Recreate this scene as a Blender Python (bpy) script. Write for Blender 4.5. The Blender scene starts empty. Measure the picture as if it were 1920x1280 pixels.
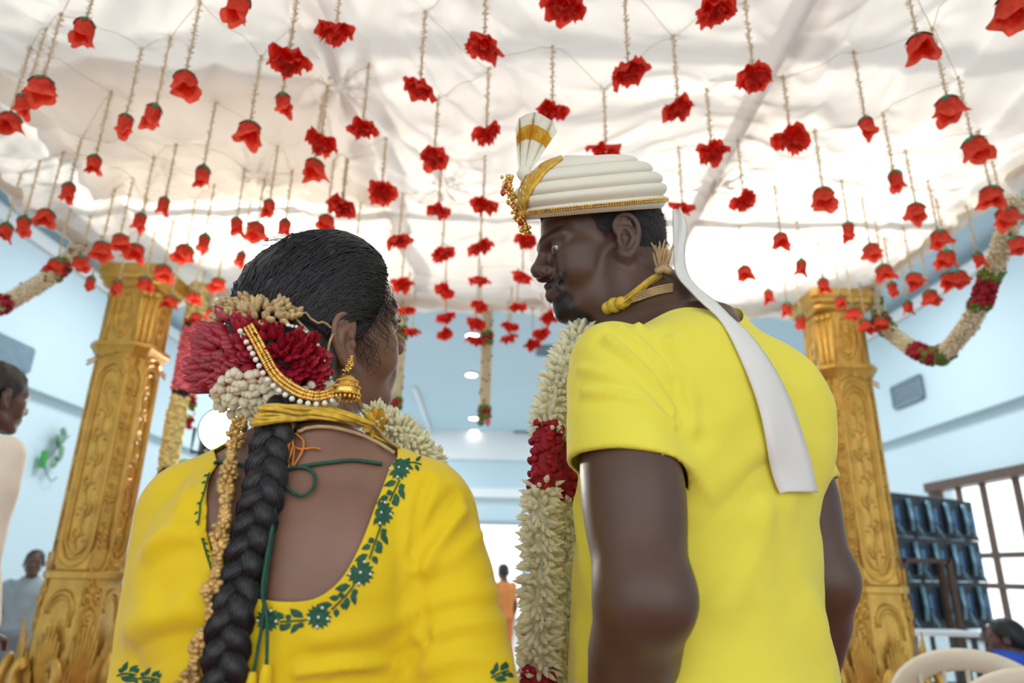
import bpy, bmesh, math, random
import numpy as np
from mathutils import Vector, Matrix
from mathutils.bvhtree import BVHTree

random.seed(7)
rng = np.random.default_rng(11)
SC = bpy.context.scene
COL = SC.collection

# ------------------------------------------------------------------ camera
FPX = 1280.0
CAMZ = 1.10
_p = math.asin(0.3162); _r = math.atan2(0.0183, 0.9485)
FWD = np.array([0, math.cos(_p), math.sin(_p)])
_R0 = np.array([1.0, 0, 0]); _U0 = np.array([0, -math.sin(_p), math.cos(_p)])
RGT = math.cos(_r) * _R0 + math.sin(_r) * _U0
UPV = -math.sin(_r) * _R0 + math.cos(_r) * _U0
CAM = np.array([0, 0, CAMZ])
cd = bpy.data.cameras.new('camera'); cam = bpy.data.objects.new('camera', cd); COL.objects.link(cam)
cd.sensor_width = 36; cd.lens = 24.0; cd.clip_start = 0.02; cd.clip_end = 200
cam.matrix_world = Matrix(((RGT[0], UPV[0], -FWD[0], 0), (RGT[1], UPV[1], -FWD[1], 0), (RGT[2], UPV[2], -FWD[2], CAMZ), (0, 0, 0, 1)))
cd.dof.use_dof = True; cd.dof.focus_distance = 0.95; cd.dof.aperture_fstop = 3.6
SC.camera = cam

# ------------------------------------------------------------------ view, world, lights
vs = SC.view_settings
vs.view_transform = 'Standard'; vs.look = 'None'; vs.exposure = 0.12; vs.gamma = 1.0; vs.use_curve_mapping = False
W = bpy.data.worlds.new('world'); SC.world = W; W.use_nodes = True
bg = W.node_tree.nodes['Background']; bg.inputs[0].default_value = (0.93, 0.97, 1.0, 1); bg.inputs[1].default_value = 1.75

def lamp(name, typ, loc, power, color=(1, 1, 1), size=0.1, target=None, spot=None, blend=0.5, shape=None, size_y=None):
    ld = bpy.data.lights.new(name, typ); ld.energy = power; ld.color = color
    if typ == 'AREA':
        ld.size = size
        if size_y: ld.shape = 'RECTANGLE'; ld.size_y = size_y
    else:
        ld.shadow_soft_size = size
    if spot: ld.spot_size = spot; ld.spot_blend = blend
    o = bpy.data.objects.new(name, ld); COL.objects.link(o); o.location = loc
    if target is not None:
        o.rotation_euler = (Vector(target) - Vector(loc)).to_track_quat('-Z', 'Y').to_euler()
    return o

# added unseen area lights that brighten the canopy cloth from above
HC = 2.70          # canopy height
LIGHTS = dict(ceil_a=19, ceil_b=19, flood_l=135, flood_r=165, hall=85, key=95)
lamp('hall_fill_light', 'AREA', (-1.2, 1.6, 4.7), LIGHTS['ceil_a'], (1, .96, .9), 1.6, (-1.0, 2.0, 0), size_y=.6)
lamp('hall_fill_light', 'AREA', (1.5, 2.2, 4.7), LIGHTS['ceil_b'], (1, .96, .9), 1.6, (1.0, 2.2, 0), size_y=.6)
lamp('roof_flood_light', 'SPOT', (-1.45, 3.55, 3.45), LIGHTS['flood_l'], (1, .93, .82), .05, (-1.0, 2.6, 2.6), spot=2.6, blend=.9)
lamp('roof_flood_light', 'SPOT', (1.45, 3.60, 3.45), LIGHTS['flood_r'], (1, .94, .84), .05, (1.0, 2.7, 2.6), spot=2.6, blend=.9)

for hy in (7.5, 12.0, 16.5):  # added area lights to brighten the hall, without fixtures
    for hx in (-3.2, 3.2):
        lamp('hall_fill_light', 'AREA', (hx, hy, 4.70), LIGHTS['hall'], (.97, .99, 1), 1.2, (hx, hy, 0), size_y=1.2)

# ------------------------------------------------------------------ pixel <-> world (photo frame 1920x1280)
def ray(px, py):
    return FWD + (px - 960) / FPX * RGT + (640 - py) / FPX * UPV
def atY(px, py, Y):
    d = ray(px, py); return CAM + d * (Y / d[1])
def atX(px, py, X):
    d = ray(px, py); return CAM + d * (X / d[0])
def atZ(px, py, z):
    d = ray(px, py); return CAM + d * ((z - CAMZ) / d[2])
def atD(px, py, dist):
    return CAM + ray(px, py) * dist
def proj(p):
    q = np.asarray(p, float) - CAM; w = q @ FWD
    return 960 + q @ RGT / w * FPX, 640 - q @ UPV / w * FPX

# ------------------------------------------------------------------ noise
def vnoise(p, seed=0):
    p = np.asarray(p, np.float64); i = np.floor(p).astype(np.int64); f = p - i
    f = f * f * f * (f * (f * 6 - 15) + 10)
    def h(a, b, c):
        n = (a * 374761393 + b * 668265263 + c * 2147483647 + seed * 1274126177) & 0xffffffff
        n = ((n ^ (n >> 13)) * 1274126177) & 0xffffffff
        n = ((n ^ (n >> 16)) * 2246822519) & 0xffffffff
        return ((n ^ (n >> 15)) & 0xffff) / 65535.0
    x, y, z = i[..., 0], i[..., 1], i[..., 2]; r = 0
    for dx in (0, 1):
        for dy in (0, 1):
            for dz in (0, 1):
                w = (f[..., 0] if dx else 1 - f[..., 0]) * (f[..., 1] if dy else 1 - f[..., 1]) * (f[..., 2] if dz else 1 - f[..., 2])
                r = r + w * h(x + dx, y + dy, z + dz)
    return r * 2 - 1
def fbm(p, o=3, seed=0):
    r = 0; a = 1
    for k in range(o):
        r = r + a * vnoise(p * 2.0 ** k, seed + k); a *= .5
    return r

# ------------------------------------------------------------------ materials
MATS = {}
def mat(name, col, rough=.6, metal=0.0, var=0.0, vscale=8.0, bump=0.0, bscale=40.0, transl=0.0, sss=0.0, sssr=(.01, .004, .002),
        emit=None, estr=0.0, sheen=0.0, spec=.5, stretch=None, coat=0.0, col2=None, transm=0.0, alpha=1.0, ior=1.45, bdist=.002):
    if name in MATS: return MATS[name]
    m = bpy.data.materials.new(name); m.use_nodes = True; nt = m.node_tree; N = nt.nodes; L = nt.links
    b = N['Principled BSDF']; out = N['Material Output']
    c = (*col, 1)
    b.inputs['Base Color'].default_value = c; b.inputs['Roughness'].default_value = rough; b.inputs['Metallic'].default_value = metal
    b.inputs['Specular IOR Level'].default_value = spec
    if sheen: b.inputs['Sheen Weight'].default_value = sheen
    if coat: b.inputs['Coat Weight'].default_value = coat; b.inputs['Coat Roughness'].default_value = .15
    if sss: b.inputs['Subsurface Weight'].default_value = sss; b.inputs['Subsurface Radius'].default_value = sssr; b.inputs['Subsurface Scale'].default_value = 1.0
    if transm: b.inputs['Transmission Weight'].default_value = transm; b.inputs['IOR'].default_value = ior
    if emit is not None: b.inputs['Emission Color'].default_value = (*emit, 1); b.inputs['Emission Strength'].default_value = estr
    tc = None
    if var or bump or col2:
        tc = N.new('ShaderNodeTexCoord'); mp = N.new('ShaderNodeMapping'); L.new(tc.outputs['Object'], mp.inputs[0])
        if stretch: mp.inputs['Scale'].default_value = stretch
    csock = None
    if var or col2:
        n = N.new('ShaderNodeTexNoise'); n.inputs['Scale'].default_value = vscale; n.inputs['Detail'].default_value = 4
        L.new(mp.outputs[0], n.inputs['Vector'])
        rp = N.new('ShaderNodeValToRGB'); L.new(n.outputs['Fac'], rp.inputs[0])
        a = tuple(min(1, x * (1 - var)) for x in col); d = tuple(min(1, x * (1 + var)) for x in col) if col2 is None else col2
        rp.color_ramp.elements[0].position = .32; rp.color_ramp.elements[1].position = .68
        rp.color_ramp.elements[0].color = (*a, 1); rp.color_ramp.elements[1].color = (*d, 1)
        csock = rp.outputs[0]; L.new(csock, b.inputs['Base Color'])
    if bump:
        n2 = N.new('ShaderNodeTexNoise'); n2.inputs['Scale'].default_value = bscale; n2.inputs['Detail'].default_value = 3
        L.new(mp.outputs[0], n2.inputs['Vector'])
        bp = N.new('ShaderNodeBump'); bp.inputs['Strength'].default_value = bump; bp.inputs['Distance'].default_value = bdist
        L.new(n2.outputs['Fac'], bp.inputs['Height']); L.new(bp.outputs[0], b.inputs['Normal'])
    if transl:
        t = N.new('ShaderNodeBsdfTranslucent'); mx = N.new('ShaderNodeMixShader'); mx.inputs[0].default_value = transl
        t.inputs[0].default_value = c
        if csock: L.new(csock, t.inputs[0])
        L.new(b.outputs[0], mx.inputs[1]); L.new(t.outputs[0], mx.inputs[2]); L.new(mx.outputs[0], out.inputs[0])
    MATS[name] = m
    return m

# ------------------------------------------------------------------ mesh building
class MB:
    def __init__(s): s.v = []; s.f = []
    def add(s, vs_, fs):
        o = len(s.v); s.v.extend([tuple(map(float, q)) for q in vs_]); s.f.extend([tuple(i + o for i in q) for q in fs]); return s
    def box(s, c, h, M=None):
        P = [(x, y, z) for x in (-1, 1) for y in (-1, 1) for z in (-1, 1)]
        P = [np.array(q) * h for q in P]
        if M is not None: P = [M @ q for q in P]
        return s.add([q + np.asarray(c) for q in P], [(0, 1, 3, 2), (4, 6, 7, 5), (0, 4, 5, 1), (2, 3, 7, 6), (0, 2, 6, 4), (1, 5, 7, 3)])
    def tube(s, pts, r, n=6, closed=False, cap=True, flat=1.0, up=None):
        P = np.asarray(pts, float); m = len(P)
        R = np.full(m, r, float) if np.isscalar(r) else np.asarray(r, float)
        if closed: T = np.roll(P, -1, 0) - np.roll(P, 1, 0)
        else: T = np.gradient(P, axis=0)
        T /= np.linalg.norm(T, axis=1)[:, None] + 1e-12
        u = np.array(up if up is not None else ([0, 0, 1.0] if abs(T[0][2]) < .9 else [1.0, 0, 0]))
        V = []
        for k in range(m):
            u = u - T[k] * (u @ T[k]) if up is None else np.array(up) - T[k] * (np.array(up) @ T[k])
            u /= np.linalg.norm(u) + 1e-12; w = np.cross(T[k], u)
            for j in range(n):
                a = 2 * math.pi * j / n
                V.append(P[k] + R[k] * (math.cos(a) * w + flat * math.sin(a) * u))
        F = []
        for k in range(m if closed else m - 1):
            k2 = (k + 1) % m
            for j in range(n):
                j2 = (j + 1) % n; F.append((k * n + j, k * n + j2, k2 * n + j2, k2 * n + j))
        if cap and not closed: F.append(tuple(range(n))[::-1]); F.append(tuple((m - 1) * n + j for j in range(n)))
        return s.add(V, F)
    def lathe(s, prof, n=16, M=None, c=(0, 0, 0)):
        V = []; F = []; m = len(prof)
        for (r, z) in prof:
            for j in range(n):
                a = 2 * math.pi * j / n; q = np.array((r * math.cos(a), r * math.sin(a), z))
                V.append((M @ q if M is not None else q) + np.asarray(c))
        for k in range(m - 1):
            for j in range(n):
                j2 = (j + 1) % n; F.append((k * n + j, k * n + j2, (k + 1) * n + j2, (k + 1) * n + j))
        F.append(tuple(range(n))[::-1]); F.append(tuple((m - 1) * n + j for j in range(n)))
        return s.add(V, F)
    def ell(s, c, r, M=None, n=8, m=5):
        V = [np.array((0, 0, -1.0))]; F = []
        for k in range(1, m):
            ph = -math.pi / 2 + math.pi * k / m
            for j in range(n):
                a = 2 * math.pi * j / n; V.append(np.array((math.cos(ph) * math.cos(a), math.cos(ph) * math.sin(a), math.sin(ph))))
        V.append(np.array((0, 0, 1.0)))
        for j in range(n): F.append((0, 1 + (j + 1) % n, 1 + j))
        for k in range(m - 2):
            for j in range(n):
                j2 = (j + 1) % n; F.append((1 + k * n + j, 1 + k * n + j2, 1 + (k + 1) * n + j2, 1 + (k + 1) * n + j))
        l = len(V) - 1
        for j in range(n): F.append((l, 1 + (m - 2) * n + j, 1 + (m - 2) * n + (j + 1) % n))
        V = [q * np.asarray(r) for q in V]
        if M is not None: V = [M @ q for q in V]
        return s.add([q + np.asarray(c) for q in V], F)
    def prism(s, poly, d0, d1, fn):
        """poly: 2D outline; fn(u,v,h)->3D"""
        n = len(poly); V = [fn(u, v, d0) for u, v in poly] + [fn(u, v, d1) for u, v in poly]
        F = [tuple(range(n))[::-1], tuple(range(n, 2 * n))] + [(j, (j + 1) % n, n + (j + 1) % n, n + j) for j in range(n)]
        return s.add(V, F)
    def grid(s, fn, nu, nv, wrap=False):
        V = [fn(i / (nu - 1 if not wrap else nu), j / (nv - 1)) for j in range(nv) for i in range(nu)]
        F = []
        for j in range(nv - 1):
            for i in range(nu if wrap else nu - 1):
                i2 = (i + 1) % nu; F.append((j * nu + i, j * nu + i2, (j + 1) * nu + i2, (j + 1) * nu + i))
        return s.add(V, F)
    def mesh(s, name, smooth=True):
        me = bpy.data.meshes.new(name); me.from_pydata(s.v, [], s.f); me.update()
        if smooth: me.polygons.foreach_set('use_smooth', [True] * len(me.polygons))
        return me
    def build(s, name, m, parent=None, smooth=True, loc=None):
        return obj(name, s.mesh(name, smooth), m, parent, loc)

def obj(name, me, m=None, parent=None, loc=None):
    o = bpy.data.objects.new(name, me); COL.objects.link(o)
    if m is not None and me is not None and len(me.materials) == 0: me.materials.append(m)
    if parent is not None: o.parent = parent
    if loc is not None: o.location = loc
    return o
def tag(o, label=None, cat=None, group=None, kind=None):
    if label: o['label'] = label
    if cat: o['category'] = cat
    if group: o['group'] = group
    if kind: o['kind'] = kind
    return o
def empty(name, loc=(0, 0, 0), label=None, cat=None, group=None, kind=None):
    o = bpy.data.objects.new(name, None); COL.objects.link(o); o.location = loc; o.empty_display_size = .05
    return tag(o, label, cat, group, kind)
def copy_tree(o, parent=None):
    c = o.copy(); COL.objects.link(c)
    if parent is not None: c.parent = parent
    for ch in list(o.children): copy_tree(ch, c)
    return c
def basis(z, hint=(0, 0, 1)):
    z = np.asarray(z, float); z = z / np.linalg.norm(z); h = np.asarray(hint, float)
    if abs(h @ z) > .95: h = np.array([1.0, 0, 0])
    x = np.cross(h, z); x /= np.linalg.norm(x); y = np.cross(z, x)
    return np.stack([x, y, z], 1)
def smooth_path(pts, n=24):
    P = np.asarray(pts, float); m = len(P)
    if m == 2: return np.stack([P[0] + (P[1] - P[0]) * t for t in np.linspace(0, 1, n)])
    out = []
    ts = np.linspace(0, m - 1, n)
    for t in ts:
        i = min(int(t), m - 2); f = t - i
        p0 = P[max(i - 1, 0)]; p1 = P[i]; p2 = P[i + 1]; p3 = P[min(i + 2, m - 1)]
        out.append(.5 * ((2 * p1) + (-p0 + p2) * f + (2 * p0 - 5 * p1 + 4 * p2 - p3) * f * f + (-p0 + 3 * p1 - 3 * p2 + p3) * f ** 3))
    return np.array(out)

def np_mesh(name, V, F, smooth=True):
    me = bpy.data.meshes.new(name); V = np.ascontiguousarray(V, np.float32); F = np.ascontiguousarray(F, np.int32); k = F.shape[1]
    me.vertices.add(len(V)); me.vertices.foreach_set('co', V.ravel())
    me.loops.add(F.size); me.loops.foreach_set('vertex_index', F.ravel())
    me.polygons.add(len(F)); me.polygons.foreach_set('loop_start', np.arange(0, F.size, k, dtype=np.int32))
    me.update(calc_edges=True); me.validate()
    me.polygons.foreach_set('use_smooth', np.full(len(me.polygons), smooth)); me.update()
    return me
# ================================================================== THE HALL
XW = 5.5; YF = 19.0; ZC = 4.75; Y0 = -3.5
M_wall = mat('wall_paint', (.62, .77, .84), .8, var=.02, vscale=.6, bump=.05, bscale=60)
M_ceil = mat('ceiling_paint', (.62, .80, .91), .85, var=.02, vscale=.5)
M_white = mat('white_paint', (.92, .93, .93), .6)
M_floor = mat('floor_tile_cream', (.55, .50, .45), .35, var=.06, vscale=1.5)
M_brown = mat('brown_frame_paint', (.10, .055, .035), .45, var=.15, vscale=10)
M_steel = mat('dark_steel', (.09, .08, .08), .45, metal=.6, var=.2, vscale=12)
M_vent = mat('vent_grey', (.16, .24, .30), .6, var=.08)
M_glow = mat('lamp_glow', (1, 1, 1), .5, emit=(1, .97, .9), estr=30)

def struct(name, mb, m, smooth=False):
    return tag(mb.build(name, m, None, smooth), kind='structure')

struct('floor', MB().box((0, 8, -.47), (XW + .3, 12, .05)), M_floor)
struct('floor_stage', MB().box((0, .45, -.21), (2.75, 3.95, .21)), mat('stage_carpet', (.30, .06, .05), .9, var=.1, vscale=30))
struct('ceiling', MB().box((0, (Y0 + YF) / 2, ZC + .05), (XW + .3, (YF - Y0) / 2 + .2, .05)), M_ceil)

# side walls with openings: right wall windows, left wall plain
def wall_with_holes(name, axis, pos, a0, a1, z0, z1, holes, th, m):
    """axis 'x': wall in plane x=pos spanning Y; 'y': plane y=pos spanning X. holes (a0,a1,z0,z1)"""
    mb = MB()
    xs = sorted({a0, a1, *[h[0] for h in holes], *[h[1] for h in holes]}); zs = sorted({z0, z1, *[h[2] for h in holes], *[h[3] for h in holes]})
    for i in range(len(xs) - 1):
        for j in range(len(zs) - 1):
            ca, cz = (xs[i] + xs[i + 1]) / 2, (zs[j] + zs[j + 1]) / 2
            if any(h[0] < ca < h[1] and h[2] < cz < h[3] for h in holes): continue
            ha, hz = (xs[i + 1] - xs[i]) / 2, (zs[j + 1] - zs[j]) / 2
            if axis == 'x': mb.box((pos, ca, cz), (th, ha, hz))
            else: mb.box((ca, pos, cz), (ha, th, hz))
    return struct(name, mb, m)

RW = [(7.05, 9.02, .45, 2.21), (9.9, 12.6, .45, 2.05), (13.6, 16.2, .45, 2.05)]
wall_with_holes('wall_right', 'x', XW + .15, Y0, YF, -.42, ZC, RW, .15, M_wall)
wall_with_holes('wall_left', 'x', -XW - .15, Y0, YF, -.42, ZC, [(12.0, 14.5, .6, 2.2)], .15, M_wall)
fa = atY(870, 982, YF); fb = atY(979, 982, YF); fc = atY(940, 1120, YF)
wall_with_holes('wall_far', 'y', YF + .15, -XW, XW, -.42, ZC, [(fa[0], fb[0], fc[2] - .5, fa[2]), (-4.2, -2.2, .6, 2.3)], .15, M_wall)

# soffit boxes running along both walls with strips above, their white paint standing in for cove light
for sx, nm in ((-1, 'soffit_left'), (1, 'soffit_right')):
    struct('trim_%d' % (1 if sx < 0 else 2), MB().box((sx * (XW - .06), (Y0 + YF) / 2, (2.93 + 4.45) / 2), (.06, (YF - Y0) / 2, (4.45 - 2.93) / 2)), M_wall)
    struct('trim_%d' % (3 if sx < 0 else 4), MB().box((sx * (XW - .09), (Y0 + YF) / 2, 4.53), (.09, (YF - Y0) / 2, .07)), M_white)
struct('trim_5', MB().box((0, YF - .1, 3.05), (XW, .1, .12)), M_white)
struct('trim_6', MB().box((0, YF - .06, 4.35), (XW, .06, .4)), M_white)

# window frames of the right wall
def window(name, y0, y1, z0, z1, bars_y, bars_z, x=XW + .05):
    e = empty(name, (x, (y0 + y1) / 2, z0), kind='structure')
    def part(nm, c, h): MB().box((c[0] - x, c[1] - (y0 + y1) / 2, c[2] - z0), h).build(nm, M_brown, e, False)
    part('window_frame', (x, (y0 + y1) / 2, z1 + .0), (.09, (y1 - y0) / 2 + .09, .055))
    part('window_frame', (x, (y0 + y1) / 2, z0), (.07, (y1 - y0) / 2 + .07, .04))
    for yy in (y0, y1): part('window_frame', (x, yy, (z0 + z1) / 2), (.07, .045, (z1 - z0) / 2))
    for yy in bars_y: part('muntin', (x, yy, (z0 + z1) / 2), (.03, .022, (z1 - z0) / 2))
    for zz in bars_z: part('transom', (x, (y0 + y1) / 2, zz), (.035, (y1 - y0) / 2, .03))
    gl = MB().box((0, 0, (z1 - z0) / 2), (.004, (y1 - y0) / 2, (z1 - z0) / 2)).build('pane', M_glass, e, False)
    return e
M_glass = mat('window_glass', (1, 1, 1), .0, transm=1.0, ior=1.01, spec=.2)
window('window_1', *RW[0], (7.55, 8.1, 8.55), (1.35, 1.02))
window('window_2', *RW[1], (10.8, 11.7), (1.45, 1.0))
window('window_3', *RW[2], (14.5, 15.3), (1.45, 1.0))
w4 = MB()
for c, h in (((fb[0] + .05, YF, (fa[2] + fc[2] - .5) / 2), (.05, .08, (fa[2] - fc[2] + .5) / 2)), (((fa[0] + fb[0]) / 2, YF, fa[2] + .04), ((fb[0] - fa[0]) / 2 + .1, .08, .05))): w4.box(c, h)
tag(w4.build('window_4', mat('grey_frame', (.35, .42, .46), .5), None, False), kind='structure')

# vents
def vent(name, axis, c, hw, hh, label, n=7):
    e = empty(name, c, label, 'vent', 'ventilation grilles of the hall')
    mb = MB()
    R = {'x': lambda a, d, z: (d, a, z), 'y': lambda a, d, z: (a, d, z), 'z': lambda a, d, z: (a, z, d)}[axis]
    MB().box((0, 0, 0), R(hw, .01, hh)).build('backing', M_vent, e, False)
    for k in range(n):
        z = -hh + (k + .5) * 2 * hh / n
        MB().box(R(0, -.015, z), R(hw * .96, .012, hh / n * .35)).build('slat', mat('vent_slat', (.25, .35, .42), .5), e, False)
    for s_ in (-1, 1):
        MB().box(R(s_ * hw, -.012, 0), R(.02, .02, hh)).build('frame', M_vent, e, False)
        MB().box(R(0, -.012, s_ * hh), R(hw, .02, .02)).build('frame', M_vent, e, False)
    return e
a = atX(28, 664, -XW + .13); vent('wall_vent', 'x', (-XW + .14, a[1] - .05, a[2]), .30, .125, 'slatted grey vent in the soffit above the standing man in a cream shirt')
a = atX(1703, 735, XW - .13); vent('wall_vent', 'x', (XW - .14, a[1], a[2]), .34, .14, 'slatted grey vent in the soffit above the black screen backs')
a = atZ(1040, 655, ZC); vent('ceiling_vent', 'z', (a[0] + .15, a[1], ZC - .02), .45, .22, "grey ceiling vent close to the groom's chest and garland")
a = atZ(992, 815, ZC); vent('ceiling_vent', 'z', (a[0], a[1], ZC - .02), .42, .55, 'grey ceiling vent far down the hall, smaller one beside the downlights')

# downlights in the hall ceiling
for (px, py) in ((886, 626), (884, 700), (888, 782), (889, 806), (890, 831)):
    a = atZ(px, py, ZC)
    e = empty('ceiling_downlight', (a[0], a[1], ZC - .005), 'round recessed downlight glowing in the blue hall ceiling', 'ceiling light', 'row of ceiling downlights')
    MB().lathe([(.105, -.03), (.14, -.028), (.145, 0), (.1, 0)], 20).build('rim', M_white, e)
    MB().lathe([(.001, -.040), (.100, -.040), (.104, -.031), (.001, -.031)], 20).build('lens', mat('downlight_glow', (1, 1, 1), .5, emit=(1, .98, .93), estr=12), e)
# angular white ceiling coffer edge seen past the bride's face
a = atZ(777, 728, ZC - .05); b = atZ(805, 806, ZC - .05); c = atZ(760, 808, ZC - .05)
struct('trim_7', MB().tube([a, b], .05, 4).tube([b, c], .05, 4), M_white)

# ================================================================== CANOPY
XL, XR, YN, YFAR = -2.34, 2.12, -1.3, 4.03
FLW = """154,67,n 75,167,w 43,203,n 14,232,w 344,157,w 449,20,n 540,112,c 629,60,c 231,241,n 287,223,n 466,250,w 526,202,n 174,315,n
126,365,n 86,410,w 41,426,n 8,438,n 378,334,n 306,392,n 262,421,n 601,271,c 588,318,w 503,397,n 441,429,n 481,434,w 533,431,n 612,421,w 641,386,c
105,500,w 149,494,w 189,469,w 223,455,w 254,474,w 169,535,n 220,543,n 271,531,w 306,510,w 320,566,w 348,475,w 382,458,n 362,559,w 368,599,w 408,535,w
397,588,w 452,491,n 787,167,c 908,84,c 1057,14,c 679,242,c 1036,210,c 912,253,c 814,298,c 715,359,c 642,388,c 822,396,c 906,383,c 1136,282,c 1178,132,c
1344,17,c 1272,207,c 1414,149,c 1335,288,c 1483,261,c 1724,91,w 1904,14,w 1780,203,w 1626,247,n 1827,278,w 1395,378,c 1545,371,w 1679,344,n
1720,399,w 1861,368,w 1885,407,w 1593,439,n 1465,454,w 1505,505,n 1545,540,n 1633,473,w 1657,511,w 1674,546,n 1703,580,n 1712,527,w 1743,558,w
1761,448,w 1777,485,w 1780,526,w 1799,522,w 1835,493,n 1907,460,w 1577,570,n 1599,586,w 1624,612,w 1652,608,w 1477,583,n 1442,561,n 1502,604,n
1395,514,w 1280,391,c 748,450,c 829,474,c 901,462,c 988,452,c 753,534,c 834,546,c 897,526,c 980,518,c 763,583,c 773,623,c 834,595,c 834,628,c
900,574,c 894,604,c 889,638,c 970,577,c 958,613,c 952,635,c 1032,593,c 1016,625,c 998,651,c 668,462,c 1068,660,c 1430,15,c 720,640,c 690,520,c""".split()
FLOWERS = []
for q in FLW:
    x, y, t = q.split(','); x, y = float(x), float(y)
    if q in ('1430,15,c', '720,640,c', '690,520,c'): continue
    off = .285 if t == 'w' else (.295 if t == 'n' else .275)
    P = atZ(x, y, HC - off)
    P[1] = min(P[1], YFAR - .01)
    zone = 'in front of the pillar with the banded garland' if x < 430 and y > 440 else 'beside the pillar and V-shaped swag' if x > 1420 and y > 430 else 'at the far canopy edge between the couple' if 735 < x < 1080 and y > 440 else "above the groom's turban" if 1000 < x < 1345 and y < 400 else "just above the bride's head" if 425 < x < 735 and y > 225 else 'beneath the darkened part of the cloth' if x < 600 else 'under the open cloth'
    FLOWERS.append((P[0], P[1], t, zone))
# rows overhead and towards the camera, outside the frame: the same net goes on (only what hangs just above the frame)
ATT = np.array([(p[0], p[1]) for p in FLOWERS])

M_cloth = mat('canopy_cloth', (.90, .855, .795), .8, transl=.55, bump=.25, bscale=220, var=.02, vscale=5)
M_pole = mat('bamboo_pole', (.50, .36, .22), .6, var=.15, vscale=9)
canopy = empty('wedding_canopy', (0, 0, 0), 'white translucent cloth roof stretched over the wedding stage, hung with red flowers', 'canopy')
def canopy_dz(x, y):
    p = np.stack([x, y, np.zeros_like(x)], -1)
    w = np.stack([vnoise(p * 1.3, 3), vnoise(p * 1.3, 9), np.zeros_like(x)], -1)
    z = .04 * vnoise(p * .9, 21)
    q = p + .35 * w
    # long stretched folds running mostly towards the far edge
    q1 = np.stack([q[..., 0] * 3.2 + q[..., 1] * .7, q[..., 1] * .8 - q[..., 0] * .3, q[..., 2]], -1)
    z += .034 * (1 - np.abs(vnoise(q1, 5)) * 2) 
    q2 = np.stack([q[..., 0] * 2.5 - q[..., 1] * 6, q[..., 1] * 1.2 + q[..., 0] * 1.6, q[..., 2]], -1)
    z += .020 * (1 - np.abs(vnoise(q2, 6)) * 2)
    z += .011 * (1 - np.abs(vnoise(q * 7.5, 8)) * 2) + .0045 * vnoise(q * 19, 12)
    # tied points where the net pulls the cloth down
    for (ax, ay) in ATT:
        d2 = (x - ax) ** 2 + (y - ay) ** 2
        m = d2 < .09
        if m.any():
            dd = np.sqrt(d2[m]); th = np.arctan2(y[m] - ay, x[m] - ax)
            z[m] -= .022 * np.exp(-dd / .05) * (1 + .35 * np.cos(5 * th + ax * 9))
    for (px, py, A) in ((482, 318, .05), (1345, 356, .05), (640, 152, .04), (832, 338, .045), (1130, 330, .03), (300, 330, .03)):
        c = atZ(px, py, HC); dd = np.hypot(x - c[0], y - c[1]); th = np.arctan2(y - c[1], x - c[0])
        z += A * np.exp(-dd / .16) * (np.cos(9 * th) * .6 * np.minimum(1, dd / .05) - .5)
    # draped border
    e = np.minimum(np.minimum(x - XL, XR - x), YFAR - y)
    z -= .05 * np.exp(-np.maximum(e, 0) / .04)
    return z
nx, ny = 330, 390
gx, gy = np.meshgrid(np.linspace(XL, XR, nx), np.linspace(YN, YFAR, ny))
gz = HC + canopy_dz(gx, gy)
V = np.stack([gx, gy, gz], -1).reshape(-1, 3)
i = np.arange(nx * ny).reshape(ny, nx)
F = np.stack([i[:-1, :-1], i[:-1, 1:], i[1:, 1:], i[1:, :-1]], -1).reshape(-1, 4)
obj('cloth', np_mesh('cloth', V, F), M_cloth, canopy)
# extra cloth layer added over the roof to darken this patch
pa = atZ(190, 108, HC + .06); pb = atZ(600, 108, HC + .06)
sx, sy = np.meshgrid(np.linspace(-1.95, -.66, 40), np.linspace(pa[1] + .95, pa[1], 30))
z2 = HC + .06 + canopy_dz(sx, sy) * .5
i2 = np.arange(40 * 30).reshape(30, 40)
obj('darkening_panel', np_mesh('darkening_panel', np.stack([sx, sy, z2], -1).reshape(-1, 3), np.stack([i2[:-1, :-1], i2[:-1, 1:], i2[1:, 1:], i2[1:, :-1]], -1).reshape(-1, 4)), M_cloth, canopy)
for xx in (-.64, .905): MB().tube([(xx, YN, HC + .075), (xx, 1.5, HC + .08), (xx, YFAR, HC + .07)], .028, 8).build('pole', M_pole, canopy)
for yy in (1.15, 2.1, 3.05): MB().tube([(XL, yy, HC + .13), (XR, yy, HC + .13)], .022, 8).build('pole', M_pole, canopy)
for xx in (XL + .03, XR - .03): MB().tube([(xx, YN, HC + .02), (xx, YFAR, HC + .02)], .03, 8).build('wrapped_edge_pole', M_cloth, canopy)
MB().tube([(XL, YFAR - .02, HC + .02), (XR, YFAR - .02, HC + .02)], .03, 8).build('wrapped_edge_pole', M_cloth, canopy)
# scalloped hem ribbons along far edge
fr = MB()
fr.grid(lambda u, v: (XL + u * (XR - XL), YFAR + .012 * math.sin(u * 160) * (v + .2), HC + .03 - v * (.10 + .008 * math.sin(u * 70))), 240, 5)
fr.build('valance', M_cloth, canopy)

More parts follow.
